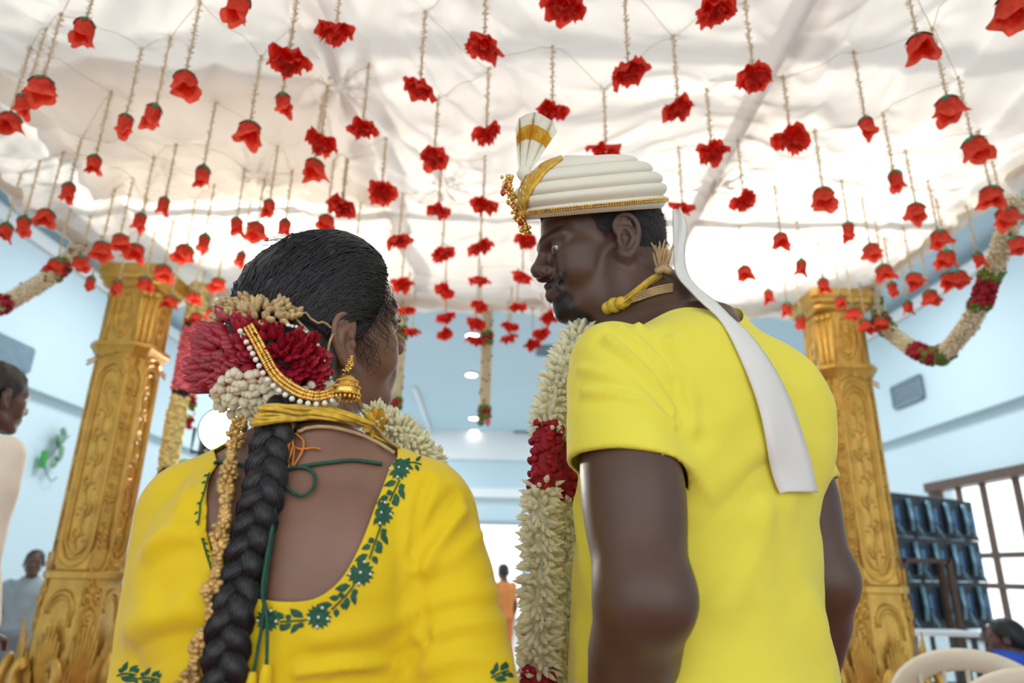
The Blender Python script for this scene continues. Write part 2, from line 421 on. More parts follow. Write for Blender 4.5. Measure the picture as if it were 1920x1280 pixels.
# ---- flowers on strings
M_red = mat('red_petal', (.92, .105, .06), .75, transl=.55, var=.22, vscale=45, bump=.4, bscale=220, spec=.2)
M_red2 = mat('crimson_petal', (.88, .068, .042), .75, transl=.6, var=.3, vscale=60, bump=.4, bscale=220, spec=.2)
M_calyx = mat('green_calyx', (.025, .14, .05), .6, var=.2, vscale=30)
M_string = mat('jasmine_string', (.86, .76, .58), .8, transl=.5, var=.1, vscale=60)
def bell(seed, wide):
    r = random.Random(seed); n, m = 30, 9; mb = MB(); ph = [r.uniform(0, 6.28) for _ in range(4)]
    bend = (r.uniform(-.012, .012), r.uniform(-.012, .012))
    L = .078 if wide else .082
    def fn(u, v):
        a = 2 * math.pi * u
        if wide: prof = .010 + .030 * min(1, v / .35) ** .6 + .012 * max(0, (v - .55) / .45) ** 2
        else: prof = .009 + .018 * min(1, v / .3) ** .6 - .004 * math.sin(min(1, v) * 3.14) * 0 - .006 * max(0, (v - .5)) / .5 + .010 * max(0, (v - .8) / .2)
        ruf = 1 + (v ** 2) * (.16 * math.cos(3 * a + ph[0]) + .12 * math.cos(5 * a + ph[1]) + .06 * math.cos(9 * a + ph[2]))
        z = -v * L * (1 + .16 * v * math.cos(2 * a + ph[3]) + .08 * v * math.cos(5 * a + ph[0]))
        return (prof * ruf * math.cos(a) + bend[0] * v * v, prof * ruf * math.sin(a) + bend[1] * v * v, z)
    mb.grid(fn, n, m, wrap=True)
    def fi(u, v):
        q = fn(u, .3 + .62 * v); return (q[0] * .72, q[1] * .72, q[2] * .96)
    mb.grid(fi, n, 5, wrap=True)
    c = MB()
    def fc(u, v):
        a = 2 * math.pi * u; lob = .5 + .5 * math.cos(5 * a)
        vv = v * (.16 + .26 * lob); q = fn(u, vv); k = 1.12 if wide else 1.14
        return (q[0] * k, q[1] * k, q[2] + .003)
    c.grid(fc, n, 5, wrap=True)
    c.lathe([(.004, .012), (.006, .004), (.011, .001)], 8)
    return mb.mesh('bell_flower'), c.mesh('calyx')
def carnation(seed):
    r = random.Random(seed); mb = MB()
    tx, ty = r.uniform(-.5, .5), r.uniform(-.5, .5)
    for lay in range(5):
        R = .050 * (1 - .13 * lay); z0 = -.006 - .009 * lay; ph = [r.uniform(0, 6.28) for _ in range(5)]
        dro = r.uniform(.25, .85) - .12 * lay
        def fn(u, v):
            a = 2 * math.pi * u
            rr = R * v * (1 + .13 * math.cos(3 * a + ph[0]) + .09 * math.cos(5 * a + ph[1]) + .07 * math.cos(13 * a + ph[2]) * v)
            z = z0 - dro * R * v * v - v * v * .012 * math.cos(4 * a + ph[3]) - v ** 3 * .008 * math.cos(9 * a + ph[4])
            return (rr * math.cos(a), rr * math.sin(a), z + rr * (tx * math.cos(a) + ty * math.sin(a)) * .5)
        mb.grid(fn, 34, 5, wrap=True)
    return mb.mesh('ruffled_flower')
def string_mesh(L, seed):
    r = random.Random(seed); mb = MB()
    mb.tube([(0, 0, -L), (0.001, 0, -L * .6), (0, .001, -L * .3), (0, 0, 0)], .0027, 5)
    mb.ell((0, 0, -.002), (.006, .006, .007), n=6, m=4)
    n = int(L / .0075)
    for k in range(n):
        z = -L * (k + .5) / n - .004; a = r.uniform(0, 6.28)
        for s in (0, 2.6):
            d = np.array((math.cos(a + s), math.sin(a + s), r.uniform(-.2, .9))); d /= np.linalg.norm(d); l = r.uniform(.009, .015)
            mb.tube([(0, 0, z), d * l * .6 + (0, 0, z), d * l + (0, 0, z)], [.0019, .0021, .0008], 3, cap=False)
    return mb.mesh('string')
VAR = {'w': [bell(s, True) for s in range(5)], 'n': [bell(20 + s, False) for s in range(5)], 'c': [(carnation(50 + s), None) for s in range(6)]}
STR = [string_mesh(.245, s) for s in range(3)]
for me in STR: me.materials.append(M_string)
for t in VAR:
    for k, (f, c) in enumerate(VAR[t]):
        f.materials.append(M_red if t != 'c' else M_red2)
        if c: c.materials.append(M_calyx)
INFO = {'w': ('hanging_bell_flower', 'open orange-red bell flower with calyx', 'bell flowers'),
        'n': ('hanging_bud_flower', 'slim closed orange-red bud', 'closed buds'),
        'c': ('hanging_ruffled_flower', 'ruffled red flower without calyx', 'ruffled flowers')}
for k, (x, y, t, zone) in enumerate(FLOWERS):
    nm, lb, gr = INFO[t]; lb = lb + ' ' + zone; gr = gr + ' ' + zone
    zt = HC + float(canopy_dz(np.array([x]), np.array([y]))[0]) + .004
    e = empty(nm, (x, y, zt), lb, 'flower', gr)
    s = obj('string', STR[k % 3], None, e); s.rotation_euler[2] = k * 1.7; s.scale[2] = (zt - (HC - .245)) / .245
    fm, cm = VAR[t][(k * 7) % len(VAR[t])]
    f = obj('petals', fm, None, e, (0, 0, HC - .245 - zt)); f.rotation_euler = (random.uniform(-.15, .15), random.uniform(-.15, .15), k * 2.4)
    sc = random.uniform(.76, .94) * (1.22 if t == 'c' else 1); f.scale = (sc, sc, sc)
    if cm:
        c = obj('calyx', cm, None, e, f.location); c.rotation_euler = f.rotation_euler; c.scale = f.scale
# thin ties of the net lying along the cloth between the hanging points, each tie a part
for k, (x, y, t, zone) in enumerate(FLOWERS):
    d = np.hypot(ATT[:, 0] - x, ATT[:, 1] - y); d[k] = 9
    for j in np.argsort(d)[:2]:
        if j > k and d[j] < .75:
            P = np.array([(x + (ATT[j][0] - x) * f, y + (ATT[j][1] - y) * f) for f in np.linspace(0, 1, 7)])
            zz = HC + canopy_dz(P[:, 0].copy(), P[:, 1].copy()) - .006
            MB().tube(np.column_stack([P, zz]), .0012, 4).build('tie_string', M_string, canopy)
# ================================================================== CARVED PILLARS
M_gold = mat('gold_paint', (.60, .36, .065), .34, metal=.45, var=.16, vscale=14, bump=.35, bscale=70, spec=.6, bdist=.003)
def chsq(a, c):
    b = a - c
    return [(-b, -a), (b, -a), (a, -b), (a, b), (b, a), (-b, a), (-a, b), (-a, -b)]
def chloft(secs, cr=.43):
    mb = MB(); V = []; F = []
    for (z, a) in secs: V += [(x, y, z) for x, y in chsq(a, a * cr)]
    m = len(secs)
    for k in range(m - 1):
        for j in range(8): j2 = (j + 1) % 8; F.append((k * 8 + j, k * 8 + j2, (k + 1) * 8 + j2, (k + 1) * 8 + j))
    F.append(tuple(range(8))[::-1]); F.append(tuple((m - 1) * 8 + j for j in range(8)))
    return mb.add(V, F)
def face_fn(dist):
    return lambda u, v, h=0: np.array((u, -(dist + h), v))
def spiral(cx, cz, r0, turns, a0, sgn=1, n=22, r1=.12):
    return [(cx + r0 * (1 - (1 - r1) * t) * math.cos(a0 + sgn * turns * 6.283 * t), cz + r0 * (1 - (1 - r1) * t) * math.sin(a0 + sgn * turns * 6.283 * t)) for t in np.linspace(0, 1, n)]
def rel_tube(mb, fn, pts, r, n=6, h=0.0):
    mb.tube([fn(u, v, h) for u, v in pts], r, n)
def round_rect(w, z0, z1, n=9):
    P = []
    for k in range(n + 1): a = math.pi * k / n; P.append((w * math.cos(a), z1 - w + w * math.sin(a)))
    for k in range(n + 1): a = math.pi + math.pi * k / n; P.append((w * math.cos(a), z0 + w + w * math.sin(a)))
    return P
def resample(P, step, closed=True):
    P = np.asarray(P, float)
    if closed: P = np.vstack([P, P[:1]])
    d = np.r_[0, np.cumsum(np.linalg.norm(np.diff(P, axis=0), axis=1))]
    n = max(3, int(d[-1] / step)); t = np.linspace(0, d[-1], n, endpoint=not closed)
    return np.column_stack([np.interp(t, d, P[:, k]) for k in range(P.shape[1])])
A = .19; CH = A * .43; DC = (2 * A - CH) / math.sqrt(2)
def make_pillar():
    e = empty('carved_pillar', (0, 0, 0)); G = M_gold
    def rep(mb_or_me, name, n=4, off=0.0, smooth=True):
        me = mb_or_me.mesh(name, smooth)
        for k in range(n):
            o = obj(name, me, G, e); o.rotation_euler[2] = off + k * math.pi / 2
    chloft([(0, .29), (.10, .29), (.12, .26), (.46, .255), (.50, .235), (.60, .225), (.95, .205)]).build('base', G, e, False)
    chloft([(.95, .20), (1.015, .195), (1.02, .215), (1.05, .215), (1.055, .195)]).build('base_band', G, e, False)
    chloft([(1.055, A), (1.06, A * .93), (2.13, A * .93), (2.16, A * 1.0)]).build('shaft', G, e, False)
    chloft([(2.155, .19), (2.19, .215), (2.20, .225), (2.22, .225), (2.225, .20)], .36).build('collar', G, e, False)
    chloft([(2.22, .195), (2.225, .182), (2.545, .182), (2.55, .195)]).build('capital_block', G, e, False)
    chloft([(2.545, .20), (2.56, .215), (2.575, .215), (2.59, .235), (2.61, .24), (2.625, .25), (2.66, .255), (2.672, .24)], .16).build('cornice', G, e, False)
    fA = face_fn(A * .97); fD = face_fn(DC * .985); fV = face_fn(A * .93); fW = face_fn(DC * .945)
    # --- shaft panels: border strip, rope moulding and scroll vine
    W = A - CH
    bord = MB()
    for k, (w, z0, z1, r) in enumerate(((W * .98, 1.075, 2.135, .011), (W * .66, 1.13, 2.075, .008))):
        P = resample(round_rect(w, z0, z1), .02); bord.tube([fA(u, v, 0) for u, v in P], r, 6, closed=True)
    rep(bord, 'panel_frame')
    def plate(fn, wi, zi0, zi1, wo, zo0, zo1, h0, h1):
        I = resample(round_rect(wi, zi0, zi1), .022); O_ = []
        for u, v in I:
            if v > zi1 - wi: du, dv = u, v - (zi1 - wi); k = min(wo / max(abs(du), 1e-6), (zo1 - zi1 + wi) / max(dv, 1e-6)); O_.append((du * k, zi1 - wi + dv * k))
            elif v < zi0 + wi: du, dv = u, (zi0 + wi) - v; k = min(wo / max(abs(du), 1e-6), (zi0 + wi - zo0) / max(dv, 1e-6)); O_.append((du * k, zi0 + wi - dv * k))
            else: O_.append((math.copysign(wo, u), v))
        n = len(I); mb = MB(); V_ = [fn(u, v, h1) for u, v in I] + [fn(u, v, h1) for u, v in O_] + [fn(u, v, h0) for u, v in I] + [fn(u, v, h0) for u, v in O_]; F_ = []
        for j in range(n):
            k = (j + 1) % n; F_ += [(j, k, n + k, n + j), (j, 2 * n + j, 2 * n + k, k), (n + j, n + k, 3 * n + k, 3 * n + j)]
        return mb.add(V_, F_)
    rep(plate(face_fn(A * .93), W * .74, 1.10, 2.10, W * 1.04, 1.06, 2.14, -.004, A * .07 - .001), 'panel_border', smooth=False)
    rep(plate(face_fn((2 * A * .93 - A * .93 * .43) / math.sqrt(2)), CH / math.sqrt(2) * .72, 1.15, 2.08, CH / math.sqrt(2) * .98, 1.06, 2.14, -.004, .010), 'corner_border', off=math.pi / 4, smooth=False)
    rope = MB()
    for (u, v), (du, dv) in zip(*(lambda P: (P, np.roll(P, -1, 0) - P))(resample(round_rect(W * .82, 1.1, 2.105), .0155))):
        a = math.atan2(dv, du) + .7
        Mx = np.array([[math.cos(a), 0, -math.sin(a)], [0, 1, 0], [math.sin(a), 0, math.cos(a)]])
        rope.ell(fA(u, v, .002), (.0105, .0075, .0055), Mx, 6, 4)
    rep(rope, 'rope_moulding')
    vine = MB(); n = 7; dz = .88 / n
    for k in range(n):
        z = 1.165 + dz * (k + .5); s = 1 if k % 2 else -1
        S = spiral(s * .012, z, .040, 1.35, -math.pi / 2, s)
        vine.tube([fV(u, v, .002) for u, v in S], [.0105 - .004 * t for t in np.linspace(0, 1, len(S))], 6)
        vine.tube([fA(s * .012 - 0 + (-s * .03) * t * 0 + s * .0 + (s * .012) * (0) + (1 - t) * 0 + t * (-s * .024), z - .04 - t * dz * .95 + 0 * t, -A * .04 + .002) for t in np.linspace(0, 1, 6)], .007, 6)
        vine.ell(fV(s * .014, z, .003), (.013, .010, .013), None, 8, 5)
        for a in (.4, 1.3, 2.2):
            vine.ell(fV(-s * .043 * math.cos(a * .7), z - .045 + .03 * a, .003), (.014, .008, .008), basis((0, -1, 0.3 * a))[:, [0, 2, 1]], 6, 4)
    rep(vine, 'scroll_vine')
    # --- chamfer: rails and stacked blossoms with curls
    rail = MB(); cw = CH / math.sqrt(2)
    for s in (-1, 1):
        rail.tube([fD(s * cw * .9, z, 0) for z in np.linspace(1.14, 2.02, 5)] + [fD(s * cw * .9 * (1 - t), 2.02 + .09 * t ** .7, 0) for t in np.linspace(.2, 1, 6)], .0085, 6)
        rail.tube([fD(s * cw * .66, z, 0) for z in np.linspace(1.16, 2.0, 5)], .005, 5)
        # lyre volutes under the chamfer
        L = [(s * cw * .9, 1.14), (s * cw * .85, 1.09), (s * cw * .35, 1.03), (s * cw * .25, .985)] 
        rail.tube([fD(u, v, .018) for u, v in smooth_path(L, 12)], .009, 6)
        rail.tube([fD(u, v, .02) for u, v in spiral(s * cw * .62, .965, .030, 1.4, math.pi if s > 0 else 0, s)], .0085, 6)
    rep(rail, 'corner_rail', off=math.pi / 4)
    for k in range(5):
        blo = MB(); z = 1.22 + .185 * k
        for j in range(6):
            a = j * math.pi / 3 + .4
            Mx = np.array([[math.cos(a), 0, -math.sin(a)], [0, 1, 0], [math.sin(a), 0, math.cos(a)]])
            blo.ell(fW(.021 * math.cos(a), z + .021 * math.sin(a), .002), (.016, .012, .0095), Mx, 8, 5)
        blo.ell(fW(0, z, .008), (.009, .010, .009), None, 8, 5)
        blo.tube([fW(u, v, .003) for u, v in spiral(-.008, z + .058, .020, .9, -1.2, 1, 14, .25)], [.0075 - .003 * t for t in np.linspace(0, 1, 14)], 6)
        blo.tube([fW(u, v, .003) for u, v in spiral(.008, z - .056, .018, .9, 1.9, 1, 14, .25)], [.007 - .003 * t for t in np.linspace(0, 1, 14)], 6)
        rep(blo, 'blossom_relief', off=math.pi / 4)
    # --- capital: oval cartouche and colonnettes
    fC = face_fn(.184); cap = MB(); w = .195 * .57
    P = resample([(.062 * math.cos(a) * (1 if math.sin(a) > 0 else (1 - .35 * abs(math.sin(a)) ** 3)), 2.39 + .135 * math.sin(a)) for a in np.linspace(0, 6.283, 40)], .015)
    cap.tube([fC(u, v) for u, v in P], .009, 6, closed=True)
    cap.tube([fC(u * .84, 2.39 + (v - 2.39) * .9) for u, v in P], .004, 5, closed=True)
    for s in (-1, 1):
        for (cz, r) in ((2.47, .022), (2.415, .026), (2.345, .022)):
            cap.tube([fC(u, v) for u, v in spiral(s * .026, cz, r, 1.2, -math.pi / 2, s)], .006, 6)
        for k in range(3): cap.ell(fC(s * .014 * (k + .3), 2.30 - .006 * k, .002), (.008, .007, .018), None, 6, 4)
    cap.ell(fC(0, 2.29, .003), (.012, .01, .014), None, 8, 5); cap.ell(fC(0, 2.505, .003), (.012, .01, .01), None, 8, 5)
    for s in (-1, 1): cap.tube([fC(s * w * .93, z) for z in (2.235, 2.54)], .011, 6)
    rep(cap, 'cartouche')
    col = MB(); fE = face_fn((2 * .182 - .182 * .43) / math.sqrt(2) + .002)
    for u in (-.042, 0, .042):
        col.tube([fE(u, z, 0) for z in (2.23, 2.26, 2.50)], [.021, .017, .016], 10)
        col.tube([fE(u, z, 0) for z in (2.49, 2.51, 2.53)], [.017, .024, .018], 10)
    rep(col, 'colonnette', off=math.pi / 4)
    arch = MB()
    for s in (-1, 1):
        arch.tube([fA(s * W * .98, 2.13, .004), fA(s * W * .5, 2.155, .01), fA(0, 2.165, .012)], .008, 6)
    fF = face_fn(DC)
    for h in (0, .02): arch.tube([(lambda q: (q[0] * .707 + q[1] * -.707 * -1, q[1] * .707 + q[0] * .707, q[2]))(fF(u, 2.09 + .035 * (1 - abs(u) / cw) + h, .003)) for u in np.linspace(-cw, cw, 9)], .007, 6)
    rep(arch, 'arch_moulding')
    # --- base: niches, paisley medallions, acanthus leaves, curled birds
    fB = face_fn(.208); nic = MB()
    for r, tw in ((.085, .011), (.062, .007)):
        nic.tube([fB(r * math.cos(a), .86 + r * 1.1 * math.sin(a) if a > 0 else .8, 0) for a in np.linspace(0, math.pi, 14)] , tw, 6)
    for k in range(15):
        a = math.pi * k / 14; nic.ell(fB(.1 * math.cos(a), .86 + .108 * math.sin(a), 0), (.007,) * 3, None, 6, 4)
    rep(nic, 'niche')
    fG = face_fn((2 * .213 - .213 * .43) / math.sqrt(2)); med = MB()
    for k in range(20):
        a = 6.283 * k / 20; med.ell(fG(.043 * math.cos(a), .835 + .052 * math.sin(a), 0), (.0075,) * 3, None, 6, 4)
    med.tube([fG(u, v, 0) for u, v in spiral(0, .83, .03, 1.3, 1.2, 1)], .008, 6)
    for s in (-1, 1):
        med.tube([fG(u, v, .002) for u, v in spiral(s * .03, .925, .022, 1.2, -math.pi / 2, s)], .009, 6)
    med.ell(fG(0, .90, .003), (.012, .012, .02), None, 8, 5)
    rep(med, 'paisley_medallion', off=math.pi / 4)
    def leaf(mb, fn, u0, z0, wid, hgt, out):
        for k in range(-3, 4):
            t = k / 3; P = []
            for q in np.linspace(0, 1, 9):
                P.append(fn(u0 + t * wid * math.sin(q * 1.5) * (1 - .25 * q), z0 + hgt * q * (1 - .28 * abs(t)), out * math.sin(q * 2.2) * (1 - .3 * abs(t)) + .018 * q ** 3))
            mb.tube(P, [.012 + .010 * math.sin(math.pi * min(1, q * 1.05)) - .006 * q for q in np.linspace(0, 1, 9)], 6)
    for nm, off, d in (('acanthus_leaf', 0, .222), ('acanthus_leaf', math.pi / 4, .25)):
        lf = MB(); leaf(lf, face_fn(d), 0, .50, .085, .34, .03); rep(lf, nm, off=off)
    for nm, off, d in (('acanthus_leaf', math.pi / 8, .245), ('acanthus_leaf', -math.pi / 8, .245)):
        lf = MB(); leaf(lf, face_fn(d), 0, .42, .075, .28, .035); rep(lf, nm, off=off)
    brd = MB(); fH = face_fn(.27)
    for s in (-1, 1):
        P = [fH(s * u, v, h) for u, v, h in ((.02, .40, .02), (.05, .47, .05), (.10, .53, .06), (.13, .60, .055), (.10, .66, .05), (.07, .63, .055))]
        brd.tube(smooth_path(P, 22), [.034 - .018 * t + .012 * math.sin(t * 3.1) for t in np.linspace(0, 1, 22)], 8)
        brd.ell(P[-2], (.024, .024, .022), None, 8, 6)
    rep(brd, 'curled_bird')
    return e
PILLAR = make_pillar()
PILLAR.location = (-2.12, 3.64, 0); PILLAR.scale = (.74, .74, 1)
tag(PILLAR, 'carved gold pillar beside the pink and yellow banded garland', 'pillar', 'carved gold pillars of the canopy', 'thing')
P2 = copy_tree(PILLAR); P2.location = (1.90, 3.80, 0)
tag(P2, "carved gold pillar behind the groom's bare arm", 'pillar', 'carved gold pillars of the canopy', 'thing')

# ================================================================== GARLANDS
M_jas = mat('jasmine_cream', (.93, .87, .66), .6, transl=.35, var=.08, vscale=60)
M_rose = mat('rose_red', (.36, .006, .018), .7, transl=.2, var=.3, vscale=90, bump=.5, bscale=300)
M_leafg = mat('leaf_green', (.10, .22, .02), .55, transl=.2, var=.3, vscale=60)
M_pinkf = mat('pink_flower', (.92, .20, .25), .8, transl=.2, var=.18, vscale=80, bump=.6, bscale=200)
M_yelf = mat('yellow_flower', (.93, .77, .32), .8, transl=.25, var=.15, vscale=80, bump=.6, bscale=200)
M_dark = mat('dark_leaf_band', (.015, .02, .012), .8, var=.3, vscale=60)
def path_frames(P):
    P = np.asarray(P, float); T = np.gradient(P, axis=0); T /= np.linalg.norm(T, axis=1)[:, None]
    out = []; u = np.array([1.0, 0.1, 0])
    for t in T:
        u = u - t * (u @ t); u /= np.linalg.norm(u); out.append((t, u.copy(), np.cross(t, u)))
    return out
def bud(mb, p, d, l, r, n=5):
    B = basis(d, (.3, .2, .9)); prof = ((0, .35), (.35, 1.0), (.7, .85), (1.0, .08))
    V = []; 
    for (t, k) in prof:
        for j in range(n):
            a = 2 * math.pi * j / n; V.append(p + B @ np.array((k * r * math.cos(a), k * r * math.sin(a), t * l)))
    F = [(k * n + j, k * n + (j + 1) % n, (k + 1) * n + (j + 1) % n, (k + 1) * n + j) for k in range(3) for j in range(n)]
    F.append(tuple(3 * n + j for j in range(n)))
    mb.add(V, F)
def bud_rope(P, R, step, per, bl, br, jitter=.3, seed=1, n=5):
    """a rope of flower buds standing out from a line"""
    r = random.Random(seed); Q = resample(P, step, False); mb = MB()
    mb.tube(Q, R * .62, 8)
    for (p, (t, u, w)) in zip(Q, path_frames(Q)):
        a0 = r.uniform(0, 6.28)
        for k in range(per):
            a = a0 + 6.283 * k / per + r.uniform(-.2, .2)
            d = math.cos(a) * u + math.sin(a) * w; dd = d + t * r.uniform(-jitter, jitter * 1.6)
            bud(mb, p + d * R * .5 + t * r.uniform(-.3, .3) * step, dd / np.linalg.norm(dd), bl * r.uniform(.8, 1.15), br * r.uniform(.85, 1.2), n)
    return mb
def puff(P, R, step, seed=1, size=.4):
    """dense ruffled band of petals"""
    r = random.Random(seed); Q = resample(P, step, False); mb = MB(); mb.tube(Q, R * .8, 10)
    for (p, (t, u, w)) in zip(Q, path_frames(Q)):
        for k in range(14):
            a = r.uniform(0, 6.283); d = math.cos(a) * u + math.sin(a) * w
            B = basis(d + t * r.uniform(-.9, .9) + u * r.uniform(-.5, .5))
            mb.ell(p + d * R * r.uniform(.72, .95) + t * r.uniform(-.5, .5) * step, np.array((size, size * .8, size * .6)) * R * r.uniform(.7, 1.1), B, 6, 4)
    return mb
def seg(P, a, b, n=30):
    P = np.asarray(P); d = np.r_[0, np.cumsum(np.linalg.norm(np.diff(P, axis=0), axis=1))]; t = np.linspace(a, b, max(4, n)) * d[-1]
    return np.column_stack([np.interp(t, d, P[:, k]) for k in range(3)])
def decor_garland(name, P, R, spec, label, cat='garland', group=None, seed=1, dots=True):
    """spec: list of (kind, a, b) along the path"""
    c = np.array(P[0]); e = empty(name, c, label, cat, group); P = np.asarray(P) - c
    for k, (kind, a, b) in enumerate(spec):
        S = seg(P, a, b)
        if kind == 'j':
            o = bud_rope(S, R, R * .32, 12, R * .62, R * .20, seed=seed + k, n=4).build('jasmine_rope', M_jas, e); o['kind'] = 'stuff'
            if dots:
                r = random.Random(seed + k); db = {M_rose: MB(), M_leafg: MB()}
                for q in S[2:-2:4]:
                    for m in (M_rose, M_leafg):
                        v = np.array((r.gauss(0, 1), r.gauss(0, 1) - .5, r.gauss(0, .4))); v /= np.linalg.norm(v)
                        db[m].ell(q + v * R * 1.0 + (0, 0, r.uniform(-.02, .02)), (R * .22,) * 3, None, 6, 4)
                for m, nm in ((M_rose, 'red_dot'), (M_leafg, 'leaf_dot')):
                    o = db[m].build(nm, m, e); o['kind'] = 'stuff'
        else:
            m = {'r': M_rose, 'g': M_leafg, 'p': M_pinkf, 'y': M_yelf, 'k': M_dark}[kind]
            nm = {'r': 'rose_band', 'g': 'leaf_band', 'p': 'pink_band', 'y': 'yellow_band', 'k': 'dark_band'}[kind]
            o = puff(S, R * (1.12 if kind != 'k' else .95), R * .4, seed + k).build(nm, m, e); o['kind'] = 'stuff'
    return e
JSPEC = [('j', 0, .30), ('g', .29, .31), ('r', .31, .36), ('g', .355, .375), ('j', .375, .88), ('g', .875, .89), ('r', .89, .93), ('g', .925, .945)]
top = atY(915, 566, YFAR + .02); bot = atY(910, 796, YFAR + .02)
P = np.linspace(top + (0, 0, .03), (top[0], top[1], bot[2]), 30)
g1 = decor_garland('hanging_garland', P, .034, JSPEC + [('j', .95, .955)], 'cream jasmine garland hanging free from the canopy edge between bride and groom', group='jasmine garlands hanging from the canopy edge', seed=3)
bl = MB(); bl.ell((-.02, -.01, bot[2] - top[2] - .02), (.022, .022, .022), None, 8, 6); bl.build('leaf_ball', M_leafg, g1)
MB().ell((.022, -.01, bot[2] - top[2] - .015), (.018, .018, .02), None, 8, 6).build('rose_ball', M_pinkf, g1)
top = atY(757, 560, YFAR + .02); bot = atY(740, 805, YFAR + .02)
P = np.linspace(top + (0, 0, .03), (top[0], top[1], bot[2]), 30)
decor_garland('hanging_garland', P, .034, [(k, a * .9, b * .9) for k, a, b in JSPEC], "cream jasmine garland hanging behind the bride's profile", group='jasmine garlands hanging from the canopy edge', seed=13)
top = atY(393, 548, YFAR - .15); bot = atY(362, 800, YFAR - .15)
P = np.linspace(top + (0, 0, .05), (top[0], top[1], bot[2]), 30)
g3 = decor_garland('hanging_garland', P, .030, [('j', 0, .62), ('g', .62, .64), ('r', .64, .67), ('j', .68, .80), ('r', .81, .86), ('g', .86, .88), ('j', .93, .97), ('r', .95, 1.0)], "cream jasmine garland with red balls hanging next to the flood light", group='jasmine garlands hanging from the canopy edge', seed=23)
# banded pink and yellow garland hanging by the pillar
top = atY(368, 500, 3.78); X0, Y0_ = top[0] + .04, 3.78
zs = [HC - .03, atY(345, 600, 3.78)[2], atY(343, 612, 3.78)[2], atY(322, 730, 3.78)[2], atY(320, 745, 3.78)[2], atY(296, 878, 3.78)[2], atY(293, 893, 3.78)[2], atY(275, 990, 3.78)[2], 1.02]
Lz = zs[0] - zs[-1]; fr_ = [(zs[0] - z) / Lz for z in zs]
kinds = 'ykpkykpy'
kk = ['y', 'k', 'p', 'k', 'y', 'k', 'p', 'y']
decor_garland('banded_garland', np.array([(X0, Y0_, z) for z in np.linspace(zs[0], zs[-1], 40)]), .046, [(kk[k], fr_[k], fr_[k + 1]) for k in range(8)], 'thick pink and yellow flower garland with black bands hanging beside the carved pillar', seed=33)
# swags along the sides of the canopy
def swag(pix, plane):
    return smooth_path([atX(px, py, plane) for px, py in pix], 60)
P = swag(((148, 462), (110, 505), (60, 540), (0, 572), (-60, 585), (-120, 560)), XL + .02)
decor_garland('swag_garland', P, .040, [('j', 0, .17), ('g', .165, .18), ('r', .18, .26), ('g', .255, .27), ('j', .27, .62), ('r', .62, .68), ('j', .68, 1)], 'jasmine swag with red roses drooping from the canopy next to the banded garland pillar', seed=43)
P = swag(((1638, 545), (1652, 600), (1690, 640), (1752, 668), (1800, 630), (1835, 575), (1862, 505), (1885, 440), (1905, 370)), XR + .0)
sw = decor_garland('swag_garland', P, .042, [('j', 0, .11), ('g', .105, .12), ('r', .12, .17), ('g', .165, .175), ('j', .175, .36), ('r', .36, .43), ('g', .42, .45), ('r', .45, .50), ('g', .49, .505), ('j', .505, .70), ('g', .695, .71), ('r', .71, .79), ('g', .785, .80), ('j', .80, 1)],
                   'V-shaped jasmine swag with rose clusters drooping by the vent and window side', seed=53)
q = atX(1765, 668, XR) - np.array(P[0])
MB().ell(q + (0, 0, -.015), (.04, .04, .035), None, 10, 7).build('leaf_ball', M_leafg, sw)
MB().ell(q + (0, -.05, .02), (.03, .03, .028), None, 10, 7).build('rose_ball', M_rose, sw)

# ================================================================== FLOOD LIGHT ON ITS STAND
lp = atY(418, 806, 4.55)
fl = empty('flood_light', (lp[0], lp[1], 0), 'glaring round flood light on a grey pole behind the bride', 'lamp')
to = np.array((.0, .8, 1.35)) - lp; to /= np.linalg.norm(to); B = basis(to)
h = lp - np.array((lp[0], lp[1], 0))
MB().lathe([(.02, -.16), (.07, -.15), (.10, -.06), (.15, 0), (.155, .02), (.145, .02), (.13, -.0), (.06, -.02)], 24, B, h).build('reflector', M_steel, fl)
MB().lathe([(.001, .012), (.14, .012), (.14, .005), (.001, .005)], 24, B, h).build('lens', mat('flood_glow', (1, 1, 1), .5, emit=(1, .95, .85), estr=60), fl)
MB().tube([h + B @ np.array((-.17, 0, -.04)), h + B @ np.array((-.17, -.16, -.05)), h + B @ np.array((.17, -.16, -.05)), h + B @ np.array((.17, 0, -.04))], .012, 6).build('yoke', M_steel, fl)
q = atY(372, 880, 4.62) - np.array((lp[0], lp[1], 0))
MB().tube([(q[0], q[1], 0), (q[0], q[1], 1.95)], .022, 10).build('pole', mat('pole_grey', (.30, .28, .22), .4, metal=.5, var=.15, vscale=8), fl)
MB().tube([(q[0], q[1], 1.85), h + B @ np.array((-.0, -.16, -.05))], .014, 6).build('bracket', M_steel, fl)
for k in range(3):
    a = k * 2.094 + .5; MB().tube([(q[0], q[1], .5), (q[0] + .35 * math.cos(a), q[1] + .35 * math.sin(a), .012)], .012, 6).build('leg', M_steel, fl)
lamp('flood_beam', 'SPOT', tuple(lp + to * .06), LIGHTS['key'], (1, .93, .82), .13, tuple(lp + to * 3), spot=1.5, blend=.5)
